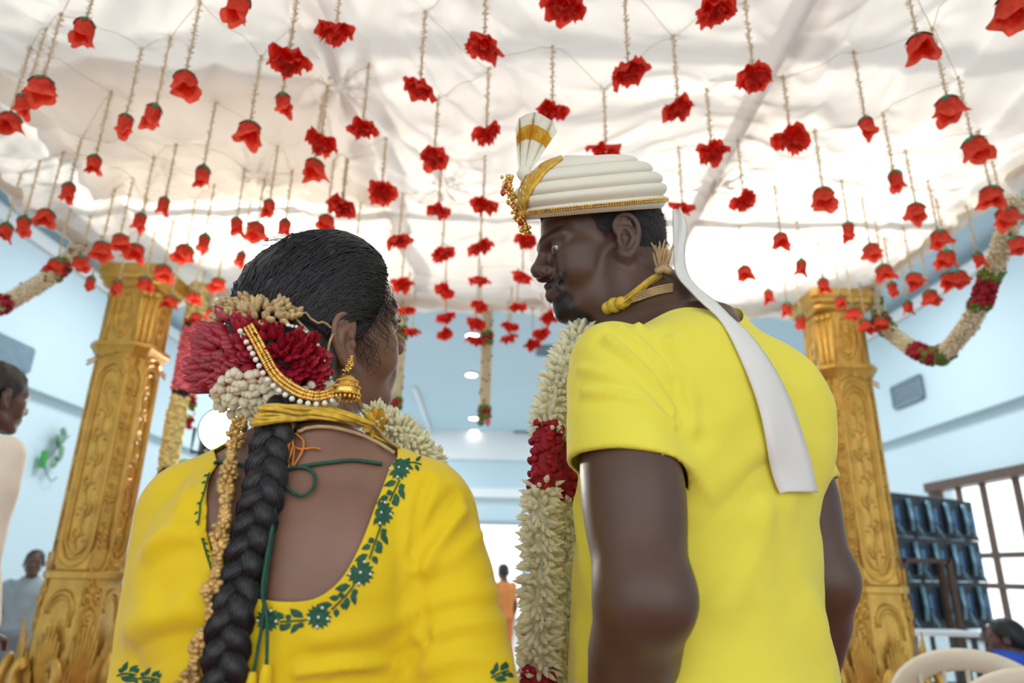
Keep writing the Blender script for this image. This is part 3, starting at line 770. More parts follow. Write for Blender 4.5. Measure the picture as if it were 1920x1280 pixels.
# ================================================================== IMPLICIT MODELLING (bodies, hair, cloth)
f32 = np.float32
def E(c, r, M=None):
    c = np.asarray(c, f32); r = np.asarray(r, f32); Mt = None if M is None else np.asarray(M, f32)
    def d(p):
        q = p - c
        if Mt is not None: q = q @ Mt          # columns of M are the local axes
        a = np.sqrt(((q / r) ** 2).sum(-1)); b = np.sqrt(((q / (r * r)) ** 2).sum(-1)) + 1e-9
        return a * (a - 1) / b
    return d
def K(a, b, ra, rb):
    a = np.asarray(a, f32); b = np.asarray(b, f32); ab = b - a; L2 = float(ab @ ab) + 1e-12
    def d(p):
        t = np.clip(((p - a) @ ab) / L2, 0, 1)
        return np.linalg.norm(p - a - t[:, None] * ab, axis=-1) - (ra + (rb - ra) * t)
    return d
def CH_(pts, rs):
    ks = [K(pts[i], pts[i + 1], rs[i], rs[i + 1]) for i in range(len(pts) - 1)]
    def d(p):
        r = ks[0](p)
        for k in ks[1:]: r = np.minimum(r, k(p))
        return r
    return d
def LOFT(secs, O, Rv, Fv, pw=2.3):
    """sections (z, dr, df, a, b): elliptical rings stacked in z, in a body frame"""
    S = np.asarray(secs, float); O = np.asarray(O, float); Rv = np.asarray(Rv); Fv = np.asarray(Fv)
    def d(p):
        z = p[:, 2]; g = [np.interp(z, S[:, 0], S[:, k]) for k in range(1, 5)]
        q = p - O; r = q @ Rv - g[0]; f = q @ Fv - g[1]
        e = ((np.abs(r) / g[2]) ** pw + (np.abs(f) / g[3]) ** pw) ** (1 / pw)
        dd = (e - 1) * np.minimum(g[2], g[3])
        return np.maximum(dd, np.maximum(S[0, 0] - z, z - S[-1, 0])).astype(f32)
    return d
def smin(a, b, k):
    h = np.clip(.5 + .5 * (b - a) / k, 0, 1); return b + (a - b) * h - k * h * (1 - h)
def smax(a, b, k): return -smin(-a, -b, k)
class Fld:
    def __init__(s): s.ops = []
    def u(s, f, k=.01): s.ops.append((0, f, k)); return s
    def sub(s, f, k=.004): s.ops.append((1, f, k)); return s
    def sym(s, mk, k=.01, sub=False):
        for sg in (-1, 1): s.ops.append((1 if sub else 0, mk(sg), k))
        return s
    def __call__(s, p):
        r = None
        for t, f, k in s.ops:
            v = f(p)
            r = v if r is None else (smin(r, v, k) if t == 0 else smax(r, -v, k))
        return r
def bounded(f, c, R):
    """evaluate f only near its centre; far away a sphere distance will do"""
    c = np.asarray(c, f32)
    def d(p):
        q = np.linalg.norm(p - c, axis=-1) - f32(R); m = q < .07
        out = q.astype(f32)
        if m.any(): out[m] = f(p[m])
        return out
    return d
def in_frame(f, O, B, sc=1.0):
    O = np.asarray(O, f32); B = np.asarray(B, f32)
    return bounded(lambda p: f(((p - O) @ B) / f32(sc)) * f32(sc), O, .18)

def sdf_mesh(fn, lo, hi, h, newton=2):
    lo = np.asarray(lo, float); n = np.maximum(1, np.ceil((np.asarray(hi) - lo) / (4 * h)).astype(int))
    N = n * 4 + 1
    ax = [lo[k] + 4 * h * (np.arange(n[k]) + .5) for k in range(3)]
    G = np.stack(np.meshgrid(*ax, indexing='ij'), -1).reshape(-1, 3).astype(f32)
    dc = fn(G).reshape(n)
    m = np.abs(dc) < 4 * h * 1.75
    md = np.zeros(N, bool); D = np.empty(N, f32)
    up = np.repeat(np.repeat(np.repeat(dc, 4, 0), 4, 1), 4, 2); D[:-1, :-1, :-1] = up
    D[-1] = D[-2]; D[:, -1] = D[:, -2]; D[:, :, -1] = D[:, :, -2]
    um = np.repeat(np.repeat(np.repeat(m, 4, 0), 4, 1), 4, 2)
    md[:-1, :-1, :-1] |= um
    for k in range(3):
        s = [slice(None)] * 3; t = [slice(None)] * 3; s[k] = slice(1, None); t[k] = slice(None, -1); mm = md.copy(); md[tuple(s)] |= mm[tuple(t)]
    idx = np.argwhere(md); pts = (lo + idx * h).astype(f32)
    vals = np.concatenate([fn(pts[a:a + 200000]) for a in range(0, len(pts), 200000)]) if len(pts) else np.zeros(0)
    D[md] = vals
    S = D < 0
    cs = [S[x:S.shape[0] - 1 + x, y:S.shape[1] - 1 + y, z:S.shape[2] - 1 + z] for x in (0, 1) for y in (0, 1) for z in (0, 1)]
    cnt = sum(c.astype(np.int8) for c in cs); act = (cnt > 0) & (cnt < 8)
    ci = np.argwhere(act); nv = len(ci); vid = np.full(act.shape, -1, np.int32); vid[act] = np.arange(nv)
    corner = [np.array((x, y, z)) for x in (0, 1) for y in (0, 1) for z in (0, 1)]
    cv = [D[ci[:, 0] + c[0], ci[:, 1] + c[1], ci[:, 2] + c[2]] for c in corner]
    acc = np.zeros((nv, 3)); w = np.zeros(nv)
    for i in range(8):
        for j in range(i + 1, 8):
            if abs(corner[i] - corner[j]).sum() != 1: continue
            a, b = cv[i], cv[j]; mm = (a < 0) != (b < 0)
            t = a / (a - b + (a == b)); 
            acc[mm] += (corner[i] + t[:, None] * (corner[j] - corner[i]))[mm]; w[mm] += 1
    V = lo + (ci + acc / np.maximum(w, 1)[:, None]) * h
    Q = []
    for k in range(3):
        s0 = [slice(None)] * 3; s1 = [slice(None)] * 3; s0[k] = slice(None, -1); s1[k] = slice(1, None)
        a, b = S[tuple(s0)], S[tuple(s1)]; ch = a != b
        e = np.argwhere(ch); u, v = [x for x in range(3) if x != k]
        ok = (e[:, u] > 0) & (e[:, v] > 0) & (e[:, u] < act.shape[u]) & (e[:, v] < act.shape[v]); e = e[ok]
        fl = a[tuple(e.T)]
        def cell(du, dv):
            q = e.copy(); q[:, u] += du; q[:, v] += dv; return vid[tuple(q.T)]
        q = np.stack([cell(-1, -1), cell(0, -1), cell(0, 0), cell(-1, 0)], 1)
        fl = fl if k != 1 else ~fl
        q[~fl] = q[~fl][:, ::-1]; Q.append(q)
    Q = np.concatenate(Q); Q = Q[(Q >= 0).all(1)]
    for _ in range(newton):
        P = V.astype(f32); d0 = fn(P); e = f32(h * .5)
        g = np.stack([fn(P + np.array(dv, f32) * e) - fn(P - np.array(dv, f32) * e) for dv in ((1, 0, 0), (0, 1, 0), (0, 0, 1))], 1) / (2 * e)
        g2 = (g * g).sum(1) + 1e-6
        st = g * (d0 / g2)[:, None]; ln = np.linalg.norm(st, axis=1); st *= np.minimum(1, h * .6 / (ln + 1e-9))[:, None]
        V = V - st
    return V, Q

def tri(Q):
    return np.concatenate([Q[:, [0, 1, 2]], Q[:, [0, 2, 3]]])
def clip(V, T, c):
    """keep the part of a triangle mesh where c>=0 (c per vertex)"""
    k = c >= 0; n = k[T].sum(1); keep = T[n == 3]; mix = T[(n == 1) | (n == 2)]
    V = list(map(tuple, V)); cache = {}; out = [keep]; new = []
    def cut(a, b):
        key = (a, b) if a < b else (b, a)
        if key not in cache:
            t = c[a] / (c[a] - c[b]); p = np.array(V[a]) + t * (np.array(V[b]) - np.array(V[a])); cache[key] = len(V); V.append(tuple(p))
        return cache[key]
    for t in mix:
        ks = k[t]
        if ks.sum() == 1:
            i = int(np.argmax(ks)); a, b, d = t[i], t[(i + 1) % 3], t[(i + 2) % 3]
            new.append((a, cut(a, b), cut(a, d)))
        else:
            i = int(np.argmin(ks)); a, b, d = t[i], t[(i + 1) % 3], t[(i + 2) % 3]
            ab, ad = cut(a, b), cut(a, d); new.append((ab, b, d)); new.append((ab, d, ad))
    T2 = np.concatenate([keep, np.array(new, int).reshape(-1, 3)]); V = np.array(V)
    used = np.unique(T2); mp = np.full(len(V), -1); mp[used] = np.arange(len(used))
    return V[used], mp[T2]
def vnormals(V, T):
    n = np.zeros_like(V); fn = np.cross(V[T[:, 1]] - V[T[:, 0]], V[T[:, 2]] - V[T[:, 0]])
    for k in range(3): np.add.at(n, T[:, k], fn)
    return n / (np.linalg.norm(n, axis=1)[:, None] + 1e-12)
def bvh_of(V, T): return BVHTree.FromPolygons([tuple(v) for v in V], [tuple(t) for t in T.tolist()])
def hit(bvh, px, py, off=0.0):
    d = ray(px, py); d = d / np.linalg.norm(d)
    loc, nrm, _, _ = bvh.ray_cast(Vector(CAM), Vector(d))
    if loc is None: return None, None
    n = np.array(nrm)
    if n @ d > 0: n = -n
    return np.array(loc) + n * off, n
def hits(bvh, pix, off=0.0):
    out = []
    for px, py in pix:
        p, n = hit(bvh, px, py, off)
        if p is not None: out.append(p)
    return out
def seg_dist(V, P):
    """distance of points V to a polyline P"""
    best = np.full(len(V), 1e9)
    for a, b in zip(P[:-1], P[1:]):
        ab = b - a; t = np.clip(((V - a) @ ab) / (ab @ ab + 1e-12), 0, 1); best = np.minimum(best, np.linalg.norm(V - a - t[:, None] * ab, axis=1))
    return best
def folds(V, T, lines):
    """press cloth folds: lines of (pixel polyline, amplitude, width); applied along the normals"""
    N = vnormals(V, T); bv = bvh_of(V, T); dz = np.zeros(len(V))
    for pix, A, w in lines:
        P = hits(bv, smooth_path(np.array(pix, float), 10))
        if len(P) < 2: continue
        d = seg_dist(V, np.array(P)); dz += A * (np.exp(-(d / w) ** 2) - .45 * np.exp(-((d - 2 * w) / (1.2 * w)) ** 2))
    return V + N * np.clip(dz, -.0028, .009)[:, None]

def proj_many(P):
    q = P - CAM; w = q @ FWD
    return np.column_stack([960 + q @ RGT / w * FPX, 640 - q @ UPV / w * FPX])
def poly_sd(P, poly):
    """signed distance (positive inside) of 2D points to a polygon"""
    poly = np.asarray(poly, float); inside = np.zeros(len(P), bool); best = np.full(len(P), 1e9); n = len(poly)
    for i in range(n):
        a, b = poly[i], poly[(i + 1) % n]; ab = b - a
        t = np.clip(((P - a) @ ab) / (ab @ ab + 1e-12), 0, 1); best = np.minimum(best, np.linalg.norm(P - a - t[:, None] * ab, axis=1))
        cr = ((a[1] > P[:, 1]) != (b[1] > P[:, 1])); x = a[0] + (P[:, 1] - a[1]) / (b[1] - a[1] + 1e-12) * ab[0]
        inside ^= cr & (P[:, 0] < x)
    return np.where(inside, best, -best)

# ------------------------------------------------------------------ head: x forward, y left, z up, origin between the ear canals
def head_field(fem=False, smile=0.0, ez=0.0):
    F = Fld(); j = .92 if fem else 1.0
    F.u(E((-.003, 0, .045), (.098, .075, .082)))
    F.u(E((.030, 0, .040), (.068, .060, .062)), .02)
    F.u(E((-.045, 0, .0), (.050, .058, .060)), .02)
    F.u(E((.045, 0, -.018), (.050, .056, .062)), .02)
    F.sym(lambda s: E((.056, s * .043, -.008), (.030, .023, .021)), .02)
    F.sym(lambda s: E((.058, s * (.036 + .003 * smile), -.038 + .003 * smile), (.031, .024, .027)), .018)
    F.sym(lambda s: K((.002, s * .049 * j, -.058), (.070, s * .017, -.090), .022 * j, .018), .02)
    F.u(E((.040, 0, -.062), (.048, .043 * j, .036)), .02)
    F.u(E((.083, 0, -.090), (.017, .020 * j, .017)), .014)
    F.u(E((.086, 0, -.055), (.020, .029, .025)), .015)
    F.sym(lambda s: K((.1035, s * .003, -.0475), (.090, s * .024, -.0545 + .004 * smile), .0062, .003), .004)
    F.sym(lambda s: K((.1015, s * .002, -.0630), (.089, s * .022, -.0580 + .004 * smile), .0078, .004), .005)
    F.sym(lambda s: K((.114, 0, -.0550), (.086, s * .030, -.0555 + .005 * smile), .0016, .002), .0025, True)
    nw = .85 if fem else 1.0
    F.u(K((.096, 0, .020), (.1135, 0, -.016), .0085 * nw, .0110 * nw), .012)
    F.u(E((.1150, 0, -.020), (.0125, .0130 * nw, .0110)), .008)
    F.sym(lambda s: E((.1050, s * .0150 * nw, -.025), (.0130, .0088, .0100)), .006)
    F.sym(lambda s: E((.1070, s * .0090, -.0340), (.0075, .0048, .0065)), .003, True)
    F.sym(lambda s: K((.098, s * .012, .030 + ez), (.076, s * .050, .030 + ez), .009 if fem else .0115, .008), .014)
    F.sym(lambda s: E((.099, s * .032, .013 + ez), (.014, .019, .011)), .010, True)
    F.sym(lambda s: E((.0825, s * .032, .012 + ez), (.0150, .0150, .0148)), .004)
    F.sym(lambda s: K((.0995, s * .021, .0085 + ez), (.0925, s * .0430, .0122 + ez), .0050, .0040), .0015, True)
    # nasolabial crease
    F.sym(lambda s: K((.104, s * .023, -.026), (.088, s * .036, -.056), .002, .002), .008, True)
    return F
EARP = [(.0075, .004), (.013, .017), (.008, .030), (-.004, .0345), (-.016, .027), (-.0205, .010), (-.0165, -.010), (-.009, -.024), (.001, -.0305), (.0075, -.022)]
def add_ears(F, out=1.0, sides=(-1, 1)):
    for s in sides:
        def pt(e, z, extra=0): return (-.006 + e, s * (.0735 + out * (.006 + .42 * max(0, .012 - e)) + extra), z - .002)
        F.u(CH_([pt(e * .6, z * .75, -.003) for e, z in EARP], [.0045] * 10), .006)
        F.u(E(pt(-.003, -.002, -.004), (.014, .006, .026)), .006)
        F.sub(E(pt(.002, -.004, .006), (.0085, .0075, .0135)), .004)
        F.sub(E(pt(-.004, .014, .005), (.0075, .004, .011)), .004)
        F.u(CH_([pt(e, z) for e, z in smooth_path(np.array(EARP), 16)], [.0038] * 9 + [.0045, .005, .0055, .007, .0078, .007, .005]), .004)
        F.u(E(pt(.0085, -.006, .001), (.0045, .004, .006)), .003)
        F.u(CH_([pt(.004, .016, -.001), pt(-.006, .012, .001), pt(-.0115, -.004, .001), pt(-.004, -.018, 0)], [.0025, .003, .003, .003]), .004)
    return F
def head_basis(heading, pitch=0.0, roll=0.0):
    """heading: angle of the face in the XY plane; pitch up positive; roll to the person's right positive"""
    f = np.array((math.cos(heading), math.sin(heading), 0)); l = np.array((-f[1], f[0], 0)); u = np.array((0, 0, 1.0))
    f2 = f * math.cos(pitch) + u * math.sin(pitch); u2 = u * math.cos(pitch) - f * math.sin(pitch)
    l3 = l * math.cos(roll) + u2 * math.sin(roll); u3 = u2 * math.cos(roll) - l * math.sin(roll)
    return np.stack([f2, l3, u3], 1)
def add_hand(F, wrist, dirv, palm_n, sc=1.0, curl=.5, thumb=1):
    """a relaxed hand: palm block, four curled fingers of different lengths and a thumb from the side of the palm"""
    d = np.asarray(dirv, float); d /= np.linalg.norm(d); n = np.asarray(palm_n, float); n = n - d * (n @ d); n /= np.linalg.norm(n); s = np.cross(d, n) * thumb
    w = np.asarray(wrist, float); B = np.stack([s, d, n], 1); top = F; F = Fld()
    F.u(E(w + d * .045 * sc, np.array((.040, .055, .016)) * sc, B), .012)
    for k, (o, L) in enumerate(((.030, .072), (.010, .080), (-.011, .074), (-.031, .058))):
        a = w + d * .088 * sc + s * o * sc; c1 = curl * .7; v = d * math.cos(c1) + n * math.sin(c1); b = a + v * L * .45 * sc
        v2 = d * math.cos(c1 + curl) + n * math.sin(c1 + curl); c = b + v2 * L * .30 * sc; v3 = d * math.cos(c1 + 1.7 * curl) + n * math.sin(c1 + 1.7 * curl); e = c + v3 * L * .25 * sc
        F.u(CH_([a - d * .02 * sc, a, b, c, e], [.0095 * sc, .0095 * sc, .0088 * sc, .008 * sc, .0068 * sc]), .003)
    a = w + d * .025 * sc + s * .032 * sc; b = a + (d * .6 + s * .75 + n * .2) * .038 * sc; c = b + (d * .9 + s * .2 + n * .45) * .036 * sc
    F.u(CH_([w + d * .02 * sc + s * .015 * sc, a, b, c], [.013 * sc, .0125 * sc, .0105 * sc, .008 * sc]), .008)
    top.u(bounded(F, w + d * .07 * sc, .13), .012)
    return top

# ------------------------------------------------------------------ skin and hair materials
def skin_mat(name, col, dark):
    m = mat(name, col, .42, var=.10, vscale=18, bump=.12, bscale=420, sss=.12, sssr=(.012, .005, .003), spec=.45, bdist=.0006)
    nt = m.node_tree; N = nt.nodes; L = nt.links; b = N['Principled BSDF']
    at = N.new('ShaderNodeAttribute'); at.attribute_name = 'tone'
    mx = N.new('ShaderNodeMix'); mx.data_type = 'RGBA'; src = b.inputs['Base Color'].links[0].from_socket
    L.new(at.outputs['Fac'], mx.inputs['Factor']); L.new(src, mx.inputs['A']); mx.inputs['B'].default_value = (*dark, 1)
    L.new(mx.outputs['Result'], b.inputs['Base Color'])
    return m
def set_tone(me, t):
    a = me.attributes.new('tone', 'FLOAT', 'POINT'); a.data.foreach_set('value', np.ascontiguousarray(t, np.float32))
M_hair = mat('black_hair', (.008, .007, .009), .42, var=.25, vscale=90, spec=.6)
M_eyew = mat('eye_white', (.50, .45, .42), .15, spec=.7)
M_iris = mat('dark_iris', (.018, .010, .007), .08, spec=.9)
def eyeballs(parent, O, B, sc, look=(1, 0, 0), ez=0.0):
    for s in (-1, 1):
        c = O + B @ (np.array((.0828, s * .032, .0115 + ez)) * sc); lk = B @ np.asarray(look, float); lk /= np.linalg.norm(lk)
        o = MB().ell(c, np.full(3, .0134 * sc), basis(lk), 20, 12).build('eyeball', M_eyew, parent)
        MB().ell(c + lk * .0102 * sc, np.array((.0060, .0060, .0040)) * sc, basis(lk), 16, 8).build('iris', M_iris, o)
def strands(name, paths, r, m, parent, n=3, taper=True):
    """many hair strands joined in one mesh"""
    V = []; Fc = []; base = 0
    for P in paths:
        P = np.asarray(P); k = len(P); T = np.gradient(P, axis=0); T /= np.linalg.norm(T, axis=1)[:, None] + 1e-9
        u = np.cross(T, np.array((.31, .52, .79))); u /= np.linalg.norm(u, axis=1)[:, None] + 1e-9; w = np.cross(T, u)
        rr = r * (np.linspace(1, .25, k) ** .6 if taper else np.ones(k))
        for j in range(n):
            a = 2 * math.pi * j / n; V.append(P + rr[:, None] * (math.cos(a) * u + math.sin(a) * w))
        for j in range(n):
            a0 = base + j * k + np.arange(k - 1); b0 = base + ((j + 1) % n) * k + np.arange(k - 1)
            Fc.append(np.stack([a0, b0, b0 + 1, a0 + 1], 1))
        base += n * k
    return obj(name, np_mesh(name, np.concatenate(V), np.concatenate(Fc)), m, parent)
# ================================================================== GROOM
M_mskin = skin_mat('groom_skin', (.090, .047, .031), (.012, .009, .008))
M_shirt = mat('yellow_jersey', (.88, .79, .085), .78, transl=.12, var=.03, vscale=6, bump=.18, bscale=900, sheen=.2, spec=.2, bdist=.0006)
M_cream = mat('cream_silk', (.93, .90, .75), .5, transl=.15, var=.03, vscale=7, bump=.12, bscale=500, sheen=.2, bdist=.0008)
M_goldb = mat('gold_zari', (.72, .42, .05), .38, metal=.55, var=.18, vscale=120, bump=.5, bscale=600, bdist=.001)
M_goldj = mat('gold_jewel', (.80, .50, .12), .24, metal=.9, var=.25, vscale=150, bump=.6, bscale=500, bdist=.001)
M_ruby = mat('ruby_bead', (.45, .005, .012), .1, spec=.8)
M_pearl = mat('pearl', (.85, .82, .72), .2, spec=.6, coat=.4)
M_fibre = mat('dry_fibre', (.50, .34, .16), .7, var=.2, vscale=60, transl=.1)
M_thread = mat('turmeric_thread', (.68, .43, .015), .55, var=.25, vscale=120, bump=.5, bscale=500, sheen=.3)
M_white_cl = mat('white_cotton', (.84, .83, .78), .8, transl=.1, var=.03, vscale=9, bump=.2, bscale=600, bdist=.0008)

MO = np.array((.248, .925, 0.0)); ph = math.radians(36)
MF = np.array((-math.sin(ph), math.cos(ph), 0)); MR = np.array((math.cos(ph), math.sin(ph), 0))
def mp(r, f, z): return MO + MR * r + MF * f + np.array((0, 0, z))
m_sL = mp(-.155, -.010, 1.345); m_sR = mp(.160, -.005, 1.372)
m_eL = atY(1208, 1118, .725); m_wL = atY(1150, 1440, .90)
m_eR = atY(1535, 1085, .99); m_wR = atY(1515, 1320, 1.13)
MHB = head_basis(math.radians(187), math.radians(-9.0), math.radians(-5.5)); MHS = .985
m_ear = atY(1166, 444, .925); MHO = m_ear - MHB @ np.array((-.004, .078, 0)) * MHS
groom = empty('person', (MO[0], MO[1], 0), 'groom in a yellow t-shirt and cream turban, seen from behind, face turned in profile', 'person')
MHEAD = add_ears(head_field(False, smile=1.0, ez=-.008))
def m_local(P): return ((P - MHO) @ MHB) / MHS
def man_field():
    F = Fld()
    F.u(in_frame(MHEAD, MHO, MHB, MHS))
    nb = mp(-.0, -.02, 1.40)
    hn = MHO + MHB @ np.array((-.030, 0, -.045)) * MHS
    F.u(K(hn, nb, .056, .066), .03)
    F.u(K(MHO + MHB @ np.array((-.005, .055, -.035)) * MHS, mp(-.03, .06, 1.40), .018, .016), .025)
    F.u(K(MHO + MHB @ np.array((.03, 0, -.075)) * MHS, mp(-.01, .03, 1.40), .03, .045), .03)
    F.u(LOFT([(.84, 0, 0, .16, .11), (1.0, 0, .01, .155, .112), (1.12, 0, .01, .15, .11), (1.25, 0, 0, .16, .112), (1.34, 0, -.005, .15, .10), (1.40, 0, -.01, .10, .075), (1.44, 0, -.015, .06, .05)], MO, MR, MF), .03)
    for s, e, w, sg in ((m_sL, m_eL, m_wL, -1), (m_sR, m_eR, m_wR, 1)):
        F.u(E(s + np.array((0, 0, -.02)), (.048, .048, .06)), .03)
        m1 = s + (e - s) * .55
        F.u(CH_([s, m1, e], [.048, .0535, .0475]), .02)
        ff = e + (w - e) * .3
        F.u(CH_([e, ff, w], [.046, .048, .030]), .02)
        d = (e - s); d /= np.linalg.norm(d)
        F.u(E(s + (e - s) * .62 + MF * -.008, (.05, .05, .09)), .02)
        F.u(E(e - MF * .012, (.034, .034, .036)), .02)
        hd = (w - e); add_hand(F, w, hd / np.linalg.norm(hd) * .75 + np.array((0, 0, -.7)), MR * -sg, 1.0, .45, sg)
    # legs and feet
    for sg in (-1, 1):
        hp = mp(sg * .085, 0, .88); kn = mp(sg * .095, .02, .48); an = mp(sg * .10, -.02, .075)
        F.u(CH_([hp, kn, an], [.085, .058, .038]), .03)
        F.u(K(an + (0, 0, -.035), mp(sg * .115, .15, .026), .034, .024), .02)
        for t in range(5): F.u(K(mp(sg * (.115 + (t - 2) * .014), .145, .022), mp(sg * (.117 + (t - 2) * .016), .18 - .008 * abs(t - 1), .014), .011, .009), .004)
    return F
MFIELD = man_field()
zc = mp(0, 0, 1.40)[2]
hV, hQ = sdf_mesh(MFIELD, MHO - .17, MHO + .19, .0024)
bV, bQ = sdf_mesh(MFIELD, (-.05, .55, -.01), (.75, 1.40, 1.62), .0062, 1)
neckz = MHO[2] - .125
hV, hT = clip(hV, tri(hQ), hV[:, 2] - neckz); bV, bT = clip(bV, tri(bQ), neckz - bV[:, 2])
V = np.concatenate([hV, bV]); T = np.concatenate([hT, bT + len(hV)])
L = m_local(V); nz = .006 * vnoise(L * 120, 3)
def ss(x, a, b): t = np.clip((x - a) / (b - a), 0, 1); return t * t * (3 - 2 * t)
def beard_mask(L):
    x, y, z = L[:, 0], np.abs(L[:, 1]), L[:, 2]
    chin = ss(-z, .066, .074) * ss(x, .038, .052) * ss(-y, -.042, -.032)
    mous = ss(-z, .0375, .041) * ss(z, -.0515, -.047) * ss(x, .080, .088)
    side = ss(-z, .050, .056) * ss(x, .070, .078) * ss(y, .024, .028) * ss(-y, -.036, -.032)
    return np.clip(chin + mous + side * .8, 0, 1)
def brow_mask(L, bz=0.0):
    x, y, z = L[:, 0], np.abs(L[:, 1]), L[:, 2]
    zc_ = bz + .0335 + .006 * np.sin(np.clip((y - .012) / .04, 0, 1) * 2.2)
    return ss(-np.abs(z - zc_), -.0058, -.0030) * ss(y, .010, .014) * ss(-y, -.056, -.048) * (x > .05)
far = (np.abs(L).max(1) < .2)
tone = np.where(far, np.clip(beard_mask(L) * .97 + brow_mask(L, -.008) * .95 + .35 * ss(-np.abs(L[:, 2] + .0555), -.010, -.006) * ss(L[:, 0], .088, .094), 0, 1), 0)
me = np_mesh('body', V, T); set_tone(me, tone); obj('body', me, M_mskin, groom, tuple(-np.array(groom.location)))
MBODY = (V, T); MBVH = bvh_of(V, T)
def gpart(o): o.parent = groom; o.location = tuple(np.array(o.location) - np.array(groom.location)); return o
eyeballs(groom, MHO - np.array(groom.location), MHB, MHS, (.86, .42, -.22), -.008)
# --- short hair, beard, brows
def shell(field, O, r, h, off, keepfn, name, m, parent, thick=None):
    sv, sq = sdf_mesh(lambda p: field(p) - off, O - r, O + r, h, 1); sv, st = clip(sv, tri(sq), keepfn(sv))
    o = obj(name, np_mesh(name, sv, st), m, parent, tuple(-np.array(parent.location))); return o, sv, st
MHEAD0 = head_field(False, smile=1.0, ez=-.008)
mh0 = in_frame(MHEAD0, MHO, MHB, MHS)
def keep_hair(P):
    L = m_local(P); x, z = L[:, 0], L[:, 2]
    line = np.interp(x, [-.12, -.06, -.035, -.022, -.008, .012, .016, .030, .040, .06, .1], [-.050, -.048, -.030, .000, .035, .012, .006, .022, .045, .062, .075])
    return z - line + .004 * vnoise(L * 160, 2)
ho, hv, ht = shell(mh0, MHO, .15, .003, .0045, keep_hair, 'hair', mat('cropped_hair', (.012, .010, .010), .6, var=.3, vscale=300, bump=.8, bscale=900, bdist=.002), groom)
def short_strands(V, T, N, n, mask, ln, bend, seed, r=.00035):
    rs = np.random.default_rng(seed); m = np.clip(mask, 0, 1); p = m[T].mean(1) * np.linalg.norm(np.cross(V[T[:, 1]] - V[T[:, 0]], V[T[:, 2]] - V[T[:, 0]]), axis=1)
    if p.sum() <= 0: return []
    f = rs.choice(len(T), n, p=p / p.sum()); w = rs.dirichlet((1, 1, 1), n)
    P = (V[T[f]] * w[:, :, None]).sum(1); Nn = (N[T[f]] * w[:, :, None]).sum(1)
    out = []
    for q, nn in zip(P, Nn):
        d = nn * .6 + bend + rs.normal(0, .25, 3); d /= np.linalg.norm(d); l = ln * rs.uniform(.6, 1.3)
        d2 = d * .5 + bend; d2 /= np.linalg.norm(d2)
        out.append([q, q + d * l * .5, q + d * l * .5 + d2 * l * .5])
    return out
hN = vnormals(hV, hT); hL = m_local(hV)
down = -MHB[:, 2]; fwd_ = MHB[:, 0]
strands('beard', short_strands(hV, hT, hN, 5200, beard_mask(hL), .011, down * .9 + fwd_ * .1, 1), .0005, M_hair, groom)
strands('eyebrows', short_strands(hV, hT, hN, 1100, brow_mask(hL, -.008), .008, -fwd_ * .4 + np.array((0, 0, .2)), 2), .00045, M_hair, groom)
hN2 = vnormals(hv, ht)
strands('hair', short_strands(hv, ht, hN2, 2500, np.ones(len(hv)), .006, down * .8 - fwd_ * .3, 3), .00035, M_hair, ho).location = (0, 0, 0)
ho.children[0].matrix_parent_inverse = Matrix.Identity(4)
# --- T-shirt
aL = (m_eL - m_sL) / np.linalg.norm(m_eL - m_sL); aR = (m_eR - m_sR) / np.linalg.norm(m_eR - m_sR)
hemL = m_sL + (m_eL - m_sL) * .50; hemR = m_sR + (m_eR - m_sR) * .55
def shirt_field():
    F = Fld()
    F.u(LOFT([(.80, .0, .0, .195, .150), (.95, 0, .005, .180, .145), (1.06, .0, .008, .168, .140), (1.17, 0, .0, .166, .136), (1.26, 0, -.008, .170, .132), (1.33, 0, -.012, .155, .118), (1.375, 0, -.012, .122, .096), (1.42, -.0, -.012, .090, .078), (1.47, 0, -.01, .07, .06)], MO, MR, MF, 2.2), .03)
    F.u(E(mp(.075, -.075, 1.30), (.085, .06, .11)), .04); F.u(E(mp(-.075, -.075, 1.30), (.085, .06, .11)), .04)
    for s, e in ((m_sL, m_eL), (m_sR, m_eR)):
        h = s + (e - s) * .66
        hm_, ax_ = (hemL, aL + MF * .25) if s is m_sL else (hemR, aR); ax_ = ax_ / np.linalg.norm(ax_); cc = CH_([s, s + (e - s) * .3, h], [.057, .064, .071])
        F.u((lambda cc, hm_, ax_: lambda p: smax(cc(p), ((p - hm_.astype(f32)) @ ax_.astype(f32)), .003))(cc, hm_, ax_), .035)
    return F
SF = shirt_field(); SF_T = SF.ops[0][1]
V, Q = sdf_mesh(SF, (-.10, .58, .78), (.80, 1.35, 1.56), .0046); T = tri(Q)
aL = (m_eL - m_sL) / np.linalg.norm(m_eL - m_sL); aR = (m_eR - m_sR) / np.linalg.norm(m_eR - m_sR)
hemL = m_sL + (m_eL - m_sL) * .50; hemR = m_sR + (m_eR - m_sR) * .55
def near_arm(P, s, e):
    ab = e - s; t = ((P - s) @ ab) / (ab @ ab); d = np.linalg.norm(P - s - np.clip(t, 0, 1)[:, None] * ab, axis=1); return (t > .32) & (d < .10)
for (s, e, hm, ax) in ((m_sL, m_eL, hemL, aL + MF * .25), (m_sR, m_eR, hemR, aR)):
    c = (hm - V) @ (ax / np.linalg.norm(ax)); body = SF_T(V.astype(f32))
    slv = K(s, s + (e - s) * .66, .058, .0705)(V.astype(f32)); c = np.where(near_arm(V, s, e) & (c < .0035) & (body > .004), slv + .0045, 1.0); V, T = clip(V, T, c)
nk = mp(-.012, -.004, 1.43); q = V - nk
rr = np.sqrt(((q @ MR) / .082) ** 2 + ((q @ MF) / .088) ** 2) * .085 - .085
V, T = clip(V, T, np.where(V[:, 2] > 1.36, rr, 1.0))
V, T = clip(V, T, V[:, 2] - .83)
